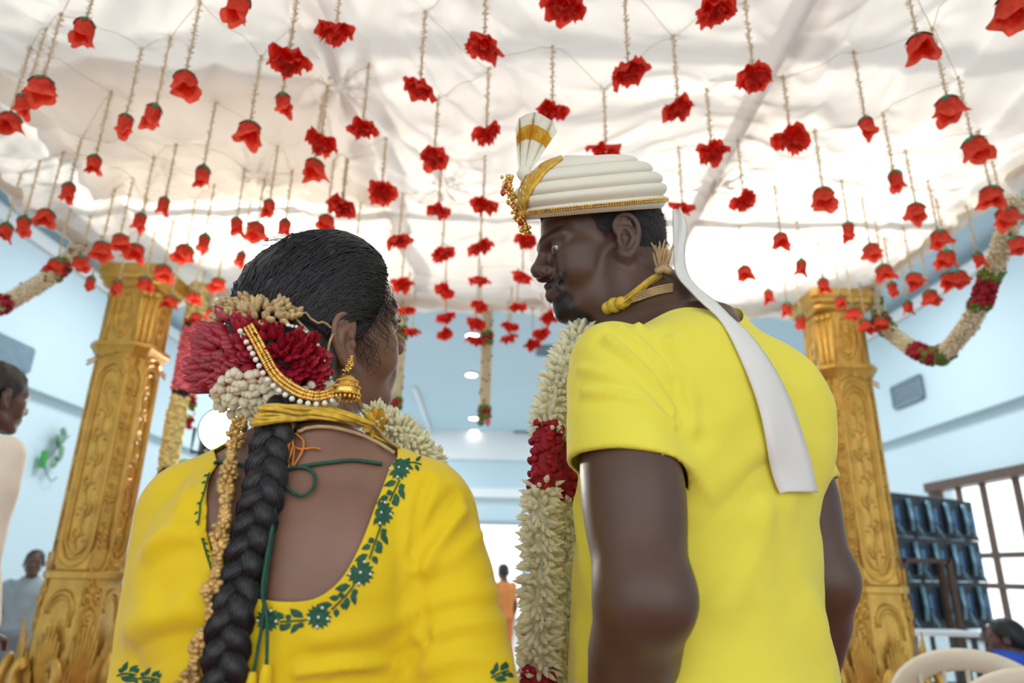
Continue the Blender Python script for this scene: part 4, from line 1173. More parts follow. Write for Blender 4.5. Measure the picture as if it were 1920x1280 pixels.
SL = [([(1268, 770), (1215, 700), (1140, 635)], .0035, .006), ([(1266, 735), (1225, 665), (1165, 612)], .003, .006), ([(1272, 800), (1190, 745), (1095, 735)], .003, .006), ([(1262, 705), (1235, 650), (1195, 610)], .003, .005),
      ([(1270, 785), (1180, 720), (1085, 690)], .002, .006),
      ([(1128, 598), (1185, 606), (1240, 655), (1270, 735), (1276, 810)], -.003, .004), ([(1262, 640), (1290, 720), (1300, 800)], .003, .010),
      ([(1290, 880), (1340, 840), (1372, 770)], .003, .012), ([(1290, 960), (1370, 900), (1420, 850)], .004, .014), ([(1300, 1010), (1400, 930), (1440, 900)], -.003, .012),
      ([(1330, 1130), (1390, 1040), (1425, 950)], .005, .012), ([(1370, 1130), (1425, 1030), (1440, 950)], .005, .011), ([(1430, 1120), (1470, 1000), (1480, 950)], .005, .014), ([(1310, 1090), (1400, 1010)], -.004, .012),
      ([(1320, 1200), (1420, 1160), (1530, 1150)], .003, .018), ([(1500, 1080), (1530, 1150), (1560, 1240)], .005, .016), ([(1300, 1060), (1330, 1040)], .003, .012), ([(1075, 900), (1085, 980), (1095, 1060)], .004, .010), ([(1085, 950), (1100, 1020), (1110, 1080)], -.004, .008),
      ([(1080, 1180), (1090, 1230), (1085, 1270)], .004, .010)]
V = folds(V, T, [(a_, b_ * 1.6, c_) if a_[0][0] < 1280 and a_[0][1] < 830 else (a_, b_ * .85, c_ * 1.5) for a_, b_, c_ in SL])
V = V + vnormals(V, T) * (.0016 * fbm(V * np.array((14, 14, 22)), 2, 31))[:, None]
so = obj('t_shirt', np_mesh('t_shirt', V, T), M_shirt, groom, tuple(-np.array(groom.location)))
md = so.modifiers.new('solid', 'SOLIDIFY'); md.thickness = .0022; md.offset = -1
SBVH = bvh_of(V, T); SHIRT = (V, T)
def edge_ring(c, ax, r0, bvh_field, n=64):
    """points on the cloth where a plane through c cuts it"""
    B = basis(ax); out = []
    for k in range(n):
        a = 6.283 * k / n; d = B @ np.array((math.cos(a), math.sin(a), 0)); lo_, hi_ = 0.0, r0
        for _ in range(18):
            mid = (lo_ + hi_) / 2
            if bvh_field(np.array([c + d * mid], f32))[0] < 0: lo_ = mid
            else: hi_ = mid
        out.append(c + d * lo_)
    return np.array(out)
# dhoti under the shirt
dh = MB()
def dfn(u, v):
    a = 6.283 * u; z = .98 - v * .93; k = 1 + .05 * math.sin(a * 17 + v * 2) * v
    r = (.185 + .03 * v) * k; f = (.14 + .05 * v) * k
    return mp(r * math.cos(a), f * math.sin(a), z) - np.array(groom.location)
dh.grid(dfn, 120, 24, wrap=True); dh.build('dhoti', M_white_cl, groom)

# --- turban: rolled cream silk, own frame on the head
turban = empty('turban', tuple(MHO), 'cream silk turban with gold trim and pleated fan, worn by the groom', 'turban')
TBs = head_basis(math.radians(182), math.radians(-13.3), math.radians(-27.3))
TO = MHO + MHB @ np.array((.016, .0065, .0611))
def tpt(a, t, off=0.0):
    n = 5; zz = .006 + .0923 * t + .0044 * t * math.cos(a)
    dome = (1 - max(0, (t - .30) / .72) ** 2.4) ** .5 if t < 1 else 0
    prof = (1.0 + .06 * math.sin(min(1, t / .6) * math.pi)) * dome
    ph_ = t * n * (1 + .0 * math.cos(a)); rid = .0075 * abs(math.sin(math.pi * (ph_ % 1.0))) ** .55 * min(1, dome * 1.5)
    tw = .010 * math.cos(a) * (1 - t)
    A_, B_ = .1103 * prof + rid + off, .0943 * prof + rid + off
    return TO + TBs @ np.array((A_ * math.cos(a) - .002, B_ * math.sin(a), zz + tw + rid * .15 + .0015 * math.cos(2 * a) * t))
tl = -np.array(turban.location)
nr = 5; allm = MB()
for k in range(nr):
    w = MB(); w.grid(lambda u, v: tpt(6.283 * u, (k + v * .999) / nr) + tl, 110, 11, wrap=True)
    w.build('fold', M_cream, turban); allm.grid(lambda u, v: tpt(6.283 * u, (k + v * .999) / nr), 110, 11, wrap=True)
capm = MB(); capm.grid(lambda u, v: TO + tl + TBs @ np.array((.105 * (v + .001) * math.cos(6.283 * u), .089 * (v + .001) * math.sin(6.283 * u), .010)), 60, 4, wrap=True); capm.build('lining', M_cream, turban)
TV = np.array(allm.v); TT = tri(np.array(allm.f)); TBVH = bvh_of(TV, TT)
# gold bead trim
tr = MB()
for rowz, rr_ in ((.088, .0020), (.105, .0016), (.122, .0020)):
    for k in range(190):
        tr.ell(tpt(6.283 * k / 190, rowz, .0015) + tl, (rr_,) * 3, None, 5, 4)
o = tr.build('bead_trim', M_goldj, turban); o['kind'] = 'stuff'
def strip_from_pixels(left, right, bvh, off, n=16, w=5, depth=None):
    Lp = smooth_path(np.array(left, float), n); Rp = smooth_path(np.array(right, float), n); G = []; last = None
    for a, b in zip(Lp, Rp):
        row = []
        for t in np.linspace(0, 1, w):
            p, nn = hit(bvh, *(a + (b - a) * t), off)
            row.append(p)
        G.append(row)
    return G
def grid_obj(G, name, m, parent, solid=.0012, base=None):
    base = np.array(parent.location) if base is None else base
    nr_ = len(G); nc = len(G[0]); mb = MB(); mb.add([q - base for r_ in G for q in r_], [(i * nc + j, i * nc + j + 1, (i + 1) * nc + j + 1, (i + 1) * nc + j) for i in range(nr_ - 1) for j in range(nc - 1)])
    o = mb.build(name, m, parent)
    if solid: s_ = o.modifiers.new('solid', 'SOLIDIFY'); s_.thickness = solid; s_.offset = 0
    return o
def fill_none(G):
    for r_ in G:
        good = [q for q in r_ if q is not None]
        for j in range(len(r_)):
            if r_[j] is None and good: r_[j] = good[0] if j < len(r_) / 2 else good[-1]
    return [r_ for r_ in G if all(q is not None for q in r_)]
band = fill_none(strip_from_pixels([(1052, 292), (1010, 306), (985, 335), (972, 372), (984, 406)], [(1056, 300), (1028, 322), (1004, 352), (990, 386), (988, 410)], TBVH, .0025))
if len(band) > 3: grid_obj(band, 'gold_band', M_goldb, turban)
# pleated fan
fb_ = atY(980, 308, float((TO + TBs @ np.array((.09, 0, .05)))[1]) - .01)
topx = [(967, 243), (974, 221), (988, 213), (1003, 210), (1015, 214), (1036, 227), (1044, 246)]
botx = [(973, 318), (976, 320), (979, 322), (983, 323), (987, 323), (991, 322), (996, 318)]
yb = fb_[1]
for k in range(6):
    def fp(u, v, s=0.0):
        a = np.array(botx[k]) + (np.array(botx[k + 1]) - np.array(botx[k])) * u; b = np.array(topx[k]) + (np.array(topx[k + 1]) - np.array(topx[k])) * u
        q = a + (b - a) * v; zg = (-.004 + .022 * u) * v if k % 2 == 0 else (.018 - .022 * u) * v
        return atY(q[0], q[1], yb + zg - .01 * v - s) + tl
    pl = MB(); pl.grid(lambda u, v: fp(u, v), 4, 8); po = pl.build('pleat', M_cream, turban)
    so_ = po.modifiers.new('solid', 'SOLIDIFY'); so_.thickness = .001
    st = MB(); st.grid(lambda u, v: fp(u, .56 + .24 * v, .0012), 4, 4); st.build('gold_stripe', M_goldb, po)
MB().ell(atY(984, 326, yb) + tl, (.013, .013, .013), None, 10, 7).build('fan_knot', M_cream, turban)
# jewelled brooch on the front edge
br = MB(); rub = MB(); bp = [(954, 333), (951, 346), (956, 364), (963, 382), (970, 400), (978, 420), (984, 436)]
yb2 = float((TO + TBs @ np.array((.108, 0, .04)))[1])
bpath = [atY(x, y, yb2 - .0) for x, y in smooth_path(np.array(bp, float), 16)]
for k, q in enumerate(bpath):
    for j in range(7):
        v = np.array((random.gauss(0, 1), random.gauss(0, 1), random.gauss(0, 1))) * .0035 + TBs @ np.array((0, random.uniform(-.02, .02), 0)); br.ell(q + v + tl, (.0032,) * 3, None, 6, 4)
    br.tube([q + tl + TBs @ np.array((-.004, -.015, 0)), q + tl + TBs @ np.array((.002, 0, 0)), q + tl + TBs @ np.array((-.004, .015, 0))], .003, 6)
br.build('brooch', M_goldj, turban)
for k, i_ in enumerate((3, 8, 12)): MB().ell(bpath[i_] + tl + TBs @ np.array((.003, .012, 0)), (.0045, .0045, .006), None, 10, 7).build('ruby', M_ruby, turban)
dq = atY(943, 352, yb2 - .015); MB().tube([atY(948, 338, yb2 - .01) + tl, atY(943, 341, yb2 - .015) + tl, dq + tl], .0009, 4).build('pendant_chain', M_goldj, turban)
MB().ell(atY(943, 361, yb2 - .015) + tl, (.0042, .0042, .0062), None, 10, 7).build('pendant_ruby', M_ruby, turban)
# hanging tail of the turban over the back
def tail_row(a, b, w=6):
    row = []
    for t in np.linspace(0, 1, w):
        p, n_ = hit(SBVH, *(np.array(a) + (np.array(b) - np.array(a)) * t), .006); row.append(p)
    return row
tb = TO + TBs @ np.array((-.112, 0, .02))
lefts = [(1262, 392), (1262, 430), (1262, 475), (1268, 515), (1300, 552), (1345, 600), (1390, 690), (1420, 780), (1434, 860), (1446, 905), (1455, 925)]
rights = [(1276, 392), (1290, 425), (1282, 480), (1298, 530), (1345, 568), (1395, 625), (1448, 700), (1485, 780), (1507, 850), (1516, 890), (1523, 922)]
Lp = smooth_path(np.array(lefts, float), 46); Rp = smooth_path(np.array(rights, float), 46); G = []
yt = float(tb[1]) - .0
for k, (a, b) in enumerate(zip(Lp, Rp)):
    t = k / 45; row = tail_row(a, b)
    if any(q is None for q in row) or a[1] < 566:
        h0, _n = hit(SBVH, 1372, 640, .008); f = min(1, max(0, (a[1] - 392) / (566 - 392))); yy = yt + (float(h0[1]) + .03 - yt) * f ** 1.5
        row = [atY(*(a + (b - a) * q), yy + .012 * math.sin(q * 5 + t * 9) * (1 - f) + .02 * q * (1 - f)) for q in np.linspace(0, 1, 6)]
    G.append(row)
Ga = np.array(G)
for it in range(3):
    if it == 2: Ga[6:, :, :] += (.0018 * fbm(Ga[6:].reshape(-1, 3) * np.array((30, 30, 14)), 2, 77)).reshape(Ga[6:].shape[:2])[..., None] * np.array((0, -1, 0))
    Ga[1:-1] = (Ga[:-2] + 2 * Ga[1:-1] + Ga[2:]) / 4
grid_obj([list(r_) for r_ in Ga], 'tail', M_white_cl, turban, .002)

# --- neck threads, dried knot and garland of the groom
gth = empty('thread_necklace', tuple(mp(0, 0, 1.45)), "golden thread necklace with a dry fibre knot at the groom's nape", 'necklace')
gl_ = -np.array(gth.location)
def on_neck(px, py, off=.003):
    p, n_ = hit(MBVH, px, py, off); return p
kq = [(1240, 520), (1225, 528), (1205, 545), (1188, 560), (1172, 572)]
pts0 = [on_neck(x, y, .006) for x, y in kq]; pts0 = [q for q in pts0 if q is not None]
tas = MB()
for k in range(26):
    j = np.random.default_rng(k).normal(0, .0035, 3); P = smooth_path(np.array([q + j * (.4 + .8 * i_ / 4) for i_, q in enumerate(pts0)]), 12); tas.tube(P + gl_, .0009, 4)
tas.build('thread_bundle', M_thread, gth)
kn = pts0[0]; fx = MB()
for k in range(22):
    r_ = np.random.default_rng(100 + k); a = kn + r_.normal(0, .003, 3); b = kn + np.array((.004, -.004, .034)) + r_.normal(0, .007, 3); fx.tube([a + gl_, (a + b) / 2 + r_.normal(0, .002, 3) + gl_, b + gl_], [.0022, .0026, .0012], 4)
fx.tube([kn + gl_ + np.array((-.009, -.006, 0)), kn + gl_ + np.array((0, -.011, .003)), kn + gl_ + np.array((.012, -.004, .0))], .006, 8)
fx.build('fibre_knot', M_fibre, gth)
fs = MB(); P = [on_neck(x, y, .004) for x, y in ((1262, 545), (1235, 549), (1205, 558), (1180, 566))]; P = [q for q in P if q is not None]
if len(P) > 2:
    for k in range(4): fs.tube(smooth_path(np.array(P), 14) + gl_ + np.array((0, -.001 * k, .003 * k - .004)), .002, 5)
fs.build('fibre_strip', M_fibre, gth)
MB().ell(atY(1152, 572, float(pts0[-1][1]) + .01) + gl_, (.012, .01, .012), None, 8, 6).ell(atY(1165, 568, float(pts0[-1][1])) + gl_, (.011, .01, .010), None, 8, 6).ell(atY(1140, 577, float(pts0[-1][1]) + .02) + gl_, (.010, .01, .010), None, 8, 6).build('gold_blossom', mat('gold_blossom', (.62, .42, .03), .5, var=.2, vscale=80), gth)

# wedding garland of the groom: petals strung in a loop hanging in front of the chest
M_petal = mat('tuberose_petal', (.98, .94, .77), .55, transl=.5, var=.06, vscale=40)
def tube_rose_rope(P, R, seed, step=.0072, per=13, bl=.023, br=.0039):
    return bud_rope(P, R, step, per, bl, br, jitter=.55, seed=seed, n=6)
ggar = empty('wedding_garland', tuple(atY(1030, 900, 1.0)), 'white tuberose garland with red rose bands hanging from the groom\'s neck', 'garland')
gb = -np.array(ggar.location)
def grow(pix, Yv, specs, seed, R):
    P = smooth_path([atY(x, y, Yv[k]) for k, (x, y) in enumerate(pix)], 60)
    d = np.r_[0, np.cumsum(np.linalg.norm(np.diff(P, axis=0), axis=1))]; pyy = proj_many(P)[:, 1]
    for k, (kind, y0, y1) in enumerate(specs):
        i0, i1 = np.searchsorted(pyy, y0), np.searchsorted(pyy, y1); S = P[max(0, i0):max(i0 + 2, min(len(P), i1 + 1))]
        if len(S) < 2: continue
        if kind == 'j': o = tube_rose_rope(S + gb, R, seed + k).build('tuberose_rope', M_petal, ggar)
        else: o = puff(S + gb, R * 1.12, .012, seed + k, .36).build('rose_band', M_rose, ggar)
        o['kind'] = 'stuff'
grow([(1120, 590), (1075, 650), (1048, 720), (1028, 800), (1018, 900), (1014, 1000), (1012, 1100), (1012, 1200), (1010, 1320), (1012, 1420)], [1.02, .985, .96, .95, .945, .945, .945, .945, .945, .95],
     [('j', 590, 800), ('r', 800, 905), ('j', 905, 1250), ('r', 1250, 1420)], 7, .020)
grow([(1100, 700), (1075, 780), (1065, 860), (1060, 960), (1058, 1060), (1056, 1160), (1054, 1260), (1050, 1400)], [1.05, 1.04, 1.035, 1.03, 1.03, 1.03, 1.03, 1.03],
     [('j', 700, 830), ('r', 830, 930), ('j', 930, 1300), ('r', 1300, 1400)], 17, .018)
# ================================================================== BRIDE
M_bskin = skin_mat('bride_skin', (.215, .112, .074), (.05, .02, .016))
M_blouse = mat('yellow_silk_cotton', (.84, .60, .006), .62, transl=.12, var=.04, vscale=7, bump=.15, bscale=900, sheen=.25, spec=.25, bdist=.0006)
M_green = mat('green_embroidery', (.005, .085, .040), .6, var=.25, vscale=160, bump=.6, bscale=700, bdist=.001)
M_cord = mat('green_cord', (.006, .07, .038), .6, var=.2, vscale=160)
M_tan = mat('dried_bud_gold', (.52, .37, .17), .55, var=.2, vscale=70)
M_redp = mat('crimson_petal_fresh', (.40, .014, .032), .34, transl=.2, var=.25, vscale=60, coat=.2)
M_jasb = mat('jasmine_bud_fresh', (.92, .87, .64), .5, transl=.3, var=.08, vscale=60)
M_orange = mat('orange_thread', (.66, .22, .03), .7, var=.2, vscale=90)
M_braid = mat('braid_hair', (.006, .005, .006), .42, var=.35, vscale=120, bump=.7, bscale=260, stretch=(1, 1, .15), bdist=.0015)

BO = np.array((-.235, .805, 0.0)); bph = math.radians(10)
BF = np.array((math.sin(bph), math.cos(bph), 0)); BR = np.array((math.cos(bph), -math.sin(bph), 0))
def bp_(r, f, z): return BO + BR * r + BF * f + np.array((0, 0, z))
b_sL = bp_(-.148, .0, 1.150); b_sR = bp_(.150, .0, 1.152)
b_eL = atY(292, 1345, .80); b_wL = bp_(-.13, .22, .86)
b_eR = atY(888, 1345, .75); b_wR = bp_(.13, .22, .86)
BHB = head_basis(math.radians(37.5), math.radians(16.9), math.radians(15.6)); BHS = 1.02
BHO = atY(650, 635, .838) - BHB @ np.array((-.004, -.078, 0)) * BHS
bride = empty('person', (BO[0], BO[1], 0), 'bride in a yellow blouse with a long black braid, turning her head to the groom', 'person')
BL0 = -np.array(bride.location)
BHEAD = add_ears(head_field(True, smile=.8), .8)
def b_local(P): return ((P - BHO) @ BHB) / BHS
def bride_field():
    F = Fld()
    F.u(in_frame(BHEAD, BHO, BHB, BHS))
    nb = bp_(.0, -.01, 1.17)
    F.u(K(BHO + BHB @ np.array((-.03, 0, -.05)) * BHS, nb, .046, .054), .025)
    F.u(K(BHO + BHB @ np.array((.02, 0, -.075)) * BHS, bp_(.01, .03, 1.17), .026, .04), .025)
    F.u(LOFT([(.78, 0, .0, .150, .105), (.92, 0, .0, .135, .098), (1.02, 0, -.002, .145, .100), (1.10, 0, -.006, .150, .096), (1.16, 0, -.010, .125, .080), (1.20, 0, -.01, .085, .06), (1.23, 0, -.01, .05, .045)], BO, BR, BF, 2.2), .03)
    for s in (-1, 1):
        F.u(K(bp_(s * .03, -.012, 1.215), bp_(s * .135, -.004, 1.168), .040, .040), .04)
        F.u(E(bp_(s * .075, -.072, 1.09), (.055, .030, .075)), .04)
    F.sub(K(bp_(0, -.128, 1.15), bp_(0, -.132, .95), .022, .022), .03)
    for s, e, w, sg in ((b_sL, b_eL, b_wL, -1), (b_sR, b_eR, b_wR, 1)):
        F.u(CH_([s, s + (e - s) * .5, e], [.046, .045, .038]), .025)
        F.u(CH_([e, e + (w - e) * .3, w], [.037, .036, .023]), .02)
        hd = w - e; add_hand(F, w, hd, np.array((0, 0, -1.0)), .88, .45, -sg)
    for sg in (-1, 1):
        hp = bp_(sg * .075, 0, .78); kn = bp_(sg * .08, .02, .43); an = bp_(sg * .08, -.02, .07)
        F.u(CH_([hp, kn, an], [.085, .055, .034]), .03); F.u(K(an + (0, 0, -.03), bp_(sg * .095, .13, .024), .030, .022), .02)
        for t in range(5): F.u(K(bp_(sg * (.095 + (t - 2) * .012), .125, .02), bp_(sg * (.097 + (t - 2) * .014), .157 - .007 * abs(t - 1), .013), .010, .008), .004)
    return F
BFIELD = bride_field()
hV, hQ = sdf_mesh(BFIELD, BHO - .17, BHO + .17, .0024)
bV, bQ = sdf_mesh(BFIELD, (-.60, .55, -.01), (.15, 1.20, 1.36), .0060, 1)
neckz = BHO[2] - .135
hV, hT = clip(hV, tri(hQ), hV[:, 2] - neckz); bV, bT = clip(bV, tri(bQ), neckz - bV[:, 2])
V = np.concatenate([hV, bV]); T = np.concatenate([hT, bT + len(hV)]); L = b_local(V)
x, y, z = L[:, 0], np.abs(L[:, 1]), L[:, 2]
tone = np.where(np.abs(L).max(1) < .2, np.clip(brow_mask(L) * .95 + .7 * ss(-np.abs(z + .0555), -.012, -.008) * ss(x, .088, .094) * ss(-y, -.026, -.020), 0, 1), 0)
me = np_mesh('body', V, T); set_tone(me, tone); obj('body', me, M_bskin, bride, tuple(BL0))
BBVH = bvh_of(V, T)
eyeballs(bride, BHO + BL0, BHB, BHS, (.95, .0, .1))
# lashes
lp_ = []
for s in (-1, 1):
    for k in range(26):
        a = -.9 + 1.8 * k / 25; c = np.array((.0800, s * .032, .0118)); r_ = .0150
        root = c + r_ * np.array((math.cos(a) * .95, math.sin(a), .12)); tip = root + np.array((.0065 * math.cos(a), .0055 * math.sin(a), .0045))
        lp_.append([BHO + BHB @ (q * BHS) for q in (root, (root + tip) / 2 + (0.001, 0, -.0012), tip)])
strands('eyelashes', np.array(lp_), .00045, M_hair, bride).location = tuple(BL0)
strands('eyebrows', short_strands(hV, hT, vnormals(hV, hT), 600, brow_mask(b_local(hV)), .005, -BHB[:, 0] * .5 + np.array((0, 0, .2)), 5), .0003, M_hair, bride).location = tuple(BL0)
# --- blouse
def blouse_field():
    F = Fld()
    F.u(LOFT([(.72, 0, 0, .168, .122), (.92, 0, 0, .150, .112), (1.02, 0, -.003, .155, .110), (1.10, 0, -.006, .157, .104), (1.16, 0, -.010, .132, .088), (1.20, 0, -.01, .09, .066), (1.24, 0, -.01, .055, .05)], BO, BR, BF, 2.2), .03)
    for s in (-1, 1):
        F.u(K(bp_(s * .03, -.012, 1.215), bp_(s * .135, -.004, 1.170), .045, .046), .04)
        F.u(E(bp_(s * .075, -.074, 1.09), (.06, .036, .08)), .04)
    for s, e in ((b_sL, b_eL), (b_sR, b_eR)):
        F.u(CH_([s, s + (e - s) * .45, s + (e - s) * 1.08], [.0525, .0535, .0500]), .026)
    return F
BLF = blouse_field()
V, Q = sdf_mesh(BLF, (-.62, .55, .72), (.16, 1.12, 1.32), .0046); T = tri(Q)
for (s, e) in ((b_sL, b_eL), (b_sR, b_eR)):
    ax = (e - s) / np.linalg.norm(e - s); hm = s + (e - s) * .97; t = (V - s) @ ax / np.linalg.norm(e - s); d = np.linalg.norm(V - s - np.clip(t, 0, 1)[:, None] * (e - s), axis=1)
    V, T = clip(V, T, np.where((t > .5) & (d < .062) & (BLF.ops[0][1](V.astype(f32)) > .004), (hm - V) @ ax, 1.0))
V, T = clip(V, T, V[:, 2] - .75)
NECK = [(404, 866), (390, 900), (384, 950), (386, 1000), (398, 1050), (420, 1090), (455, 1115), (500, 1126), (560, 1128), (600, 1118), (640, 1085), (672, 1030), (695, 975), (715, 920), (733, 874), (746, 852), (735, 800), (690, 730), (560, 700), (440, 740), (400, 810)]
NECK = smooth_path(np.array(NECK + NECK[:1], float), 90)[:-1]
N = vnormals(V, T); toc = CAM - V; facing = ((N * toc).sum(1) > -.02) & (((V - BO) @ BF) < .03)
sd = poly_sd(proj_many(V), NECK) / 1600.0
V, T = clip(V, T, np.where(facing, -sd, .05))
q = V - bp_(0, .03, 1.2); rr = np.sqrt(((q @ BR) / .085) ** 2 + ((q @ BF) / .10) ** 2) * .085 - .085
V, T = clip(V, T, np.where((V[:, 2] > 1.10), rr, 1.0))
BFL = [([(800, 900), (784, 960), (780, 1040), (788, 1130), (800, 1200)], -.0035, .005), ([(786, 1060), (830, 1010), (870, 960)], .0035, .008), ([(786, 1040), (815, 980), (850, 930)], -.003, .007), ([(790, 1080), (850, 1040), (900, 1000)], .0025, .009),
       ([(785, 1140), (850, 1120), (930, 1110)], .002, .008), ([(790, 1190), (860, 1170), (945, 1160)], .002, .008), ([(800, 1250), (870, 1230), (955, 1240)], .002, .008), ([(600, 1200), (690, 1180), (770, 1160)], .002, .010),
       ([(560, 1262), (640, 1250), (740, 1250)], .004, .006), ([(640, 1275), (720, 1255), (780, 1225)], -.003, .007), ([(365, 1010), (320, 1000), (280, 1030)], .004, .012), ([(370, 1020), (340, 1060), (310, 1120)], -.003, .012), ([(240, 1180), (300, 1150), (380, 1150)], .003, .016), ([(260, 1240), (330, 1200), (400, 1200)], -.003, .014),
       ([(360, 900), (330, 960), (300, 1010)], .002, .012), ([(390, 880), (372, 950), (366, 1010), (385, 1070)], .002, .004)]
V = folds(V, T, [(a_, b_ * 1.5, c_) for a_, b_, c_ in BFL])
V = V + vnormals(V, T) * (.0014 * fbm(V * np.array((16, 16, 16)), 2, 41))[:, None]
blo_ = obj('blouse', np_mesh('blouse', V, T), M_blouse, bride, tuple(BL0))
md = blo_.modifiers.new('solid', 'SOLIDIFY'); md.thickness = .002; md.offset = -1
BLBVH = bvh_of(V, T)
class Multi:
    def __init__(s, *b): s.b = b
    def ray_cast(s, o, d):
        best = (None, None, None, None); bd = 1e9
        for b in s.b:
            r_ = b.ray_cast(o, d)
            if r_[0] is not None and r_[3] < bd: best, bd = r_, r_[3]
        return best
BACK = Multi(BBVH, BLBVH)
# saree skirt below
sk = MB()
def skf(u, v):
    a = 6.283 * u; zz = .86 - v * .84; k = 1 + .04 * math.sin(a * 19) * v; return bp_((.160 + .06 * v) * k * math.cos(a), (.12 + .08 * v) * k * math.sin(a), zz) + BL0
sk.grid(skf, 120, 24, wrap=True); sk.build('saree_skirt', M_blouse, bride)
# --- embroidery on the blouse
def pix_patch(mb, poly, bvh, off, cen=None):
    P = [hit(bvh, px, py, off * .35)[0] for px, py in poly]
    c = np.mean(poly, axis=0) if cen is None else np.array(cen); pc, _ = hit(bvh, c[0], c[1], off)
    if pc is None or any(q is None for q in P): return
    n = len(P); mb.add([q + BL0 for q in P] + [pc + BL0], [(j, (j + 1) % n, n) for j in range(n)])
def leaf_poly(c, a, l, w):
    d = np.array((math.cos(a), math.sin(a))); e = np.array((-d[1], d[0])); c = np.array(c)
    return [c, c + d * l * .3 + e * w * .5, c + d * l * .62 + e * w * .42, c + d * l, c + d * l * .62 - e * w * .42, c + d * l * .3 - e * w * .5]
for (cx, cy, r_) in ((748, 878, 23), (713, 962, 26), (675, 1073, 27), (598, 1156, 25), (503, 1161, 24)):
    m_ = MB()
    for k in range(15):
        a = 6.283 * k / 15; pix_patch(m_, leaf_poly((cx + math.cos(a) * r_ * .30, cy + math.sin(a) * r_ * .30), a, r_ * .72, r_ * .34), BLBVH, .0022)
    pix_patch(m_, [(cx + math.cos(a) * r_ * .42, cy + math.sin(a) * r_ * .42) for a in np.linspace(0, 6.283, 12, endpoint=False)], BLBVH, .003)
    o = m_.build('embroidered_flower', M_green, blo_, True)
    o.location = -BL0 + np.zeros(3); o.location = tuple(-BL0)
    for dx, dy in ((0, 0), (-.75, .1), (.72, .12), (-.1, .8), (.3, -.75)):
        p, n_ = hit(BLBVH, cx + dx * r_ * .95, cy + dy * r_ * .95, .002)
        if p is not None: b_ = MB().ell(p + BL0, (.0014,) * 3, None, 8, 6).build('bead', M_pearl, o); 
def sprig(path, ls, ws, n=7, side=(1, -1)):
    P = smooth_path(np.array(path, float), 2 * n + 1); m_ = MB()
    st = hits(BLBVH, P, .0012)
    if len(st) > 2: m_.tube(np.array(st) + BL0, .0009, 5)
    for k in range(n):
        c = P[2 * k]; d = P[min(2 * k + 1, 2 * n)] - P[max(2 * k - 1, 0)]; a = math.atan2(d[1], d[0])
        for s in side:
            b = a + s * (.75 + .15 * math.sin(k * 2.3)); l = ls * (.8 + .3 * math.sin(k * 1.7 + s)); c2 = c + np.array((math.cos(b), math.sin(b))) * ls * .25
            pix_patch(m_, leaf_poly(c2, b, l, ws), BLBVH, .0018)
    o = m_.build('embroidered_sprig', M_green, blo_); o.location = tuple(-BL0); return o
sprig([(750, 900), (741, 918), (730, 940)], 26, 12, 4); sprig([(714, 984), (704, 1012), (692, 1048)], 27, 12, 5); sprig([(664, 1096), (648, 1116), (622, 1142)], 27, 12, 5)
sprig([(574, 1162), (552, 1163), (526, 1165)], 26, 12, 4); sprig([(760, 868), (776, 868), (790, 872)], 16, 7, 2)
sprig([(392, 888), (378, 940), (371, 985)], 10, 4, 6, (1,)); sprig([(378, 1008), (388, 1040), (399, 1080)], 10, 4, 6, (-1,))
sprig([(222, 1266), (238, 1262), (256, 1265)], 22, 10, 4); sprig([(262, 1272), (280, 1270), (300, 1274)], 20, 9, 4); sprig([(920, 1270), (935, 1262), (952, 1256)], 22, 10, 4)
# --- tie cord with tassels
cord = MB()
def lay(pix, off, bvh=BACK): return np.array(hits(bvh, smooth_path(np.array(pix, float), 26), off))
cord.tube(lay([(405, 870), (425, 868), (450, 872), (490, 880), (528, 886)], .003) + BL0, .0020, 6)
cord.tube(lay([(528, 886), (570, 876), (620, 869), (665, 866), (716, 873)], .003) + BL0, .0022, 6)
cord.tube(lay([(528, 886), (537, 912), (552, 930), (572, 935), (590, 920), (592, 897), (577, 881), (550, 880), (530, 886)], .005) + BL0, .0019, 6)
cord.tube(lay([(525, 886), (526, 930), (521, 990), (511, 1060), (505, 1110), (500, 1160), (489, 1215), (481, 1258)], .006) + BL0, .0019, 6)
cord.tube(lay([(528, 888), (529, 930), (523, 990), (512, 1060), (506, 1110), (511, 1160), (510, 1205), (507, 1245)], .009) + BL0, .0019, 6)
co = cord.build('tie_cord', M_cord, bride)
for (x0, y0, x1, y1) in ((480, 1255, 474, 1300), (507, 1240, 499, 1300)):
    P = lay([(x0, y0), ((x0 + x1) / 2, (y0 + y1) / 2), (x1, y1)], .008)
    if len(P) > 3: MB().tube(P + BL0, [.0035 + .0025 * math.sin(min(1, t * 3)) for t in np.linspace(0, 1, len(P))], 8).build('tassel', M_blouse, co).location = (0, 0, 0)
tf = MB()
for k in range(24):
    r_ = np.random.default_rng(300 + k); a = np.array((545 + r_.normal(0, 6), 815 + r_.normal(0, 4))); b = np.array((536 + r_.normal(0, 7), 868 + r_.uniform(-25, 22))); m_ = (a + b) / 2 + r_.normal(0, 5, 2)
    P = lay([a, m_, b], .006 + r_.uniform(0, .006))
    if len(P) > 3: tf.tube(P + BL0, .0011, 4)
for pth in ([(548, 838), (565, 845), (588, 843), (602, 846)], [(556, 815), (570, 830), (568, 850), (550, 880)]):
    P = lay(pth, .004); tf.tube(P + BL0, .0013, 4)
tf.build('orange_tuft', M_orange, co)

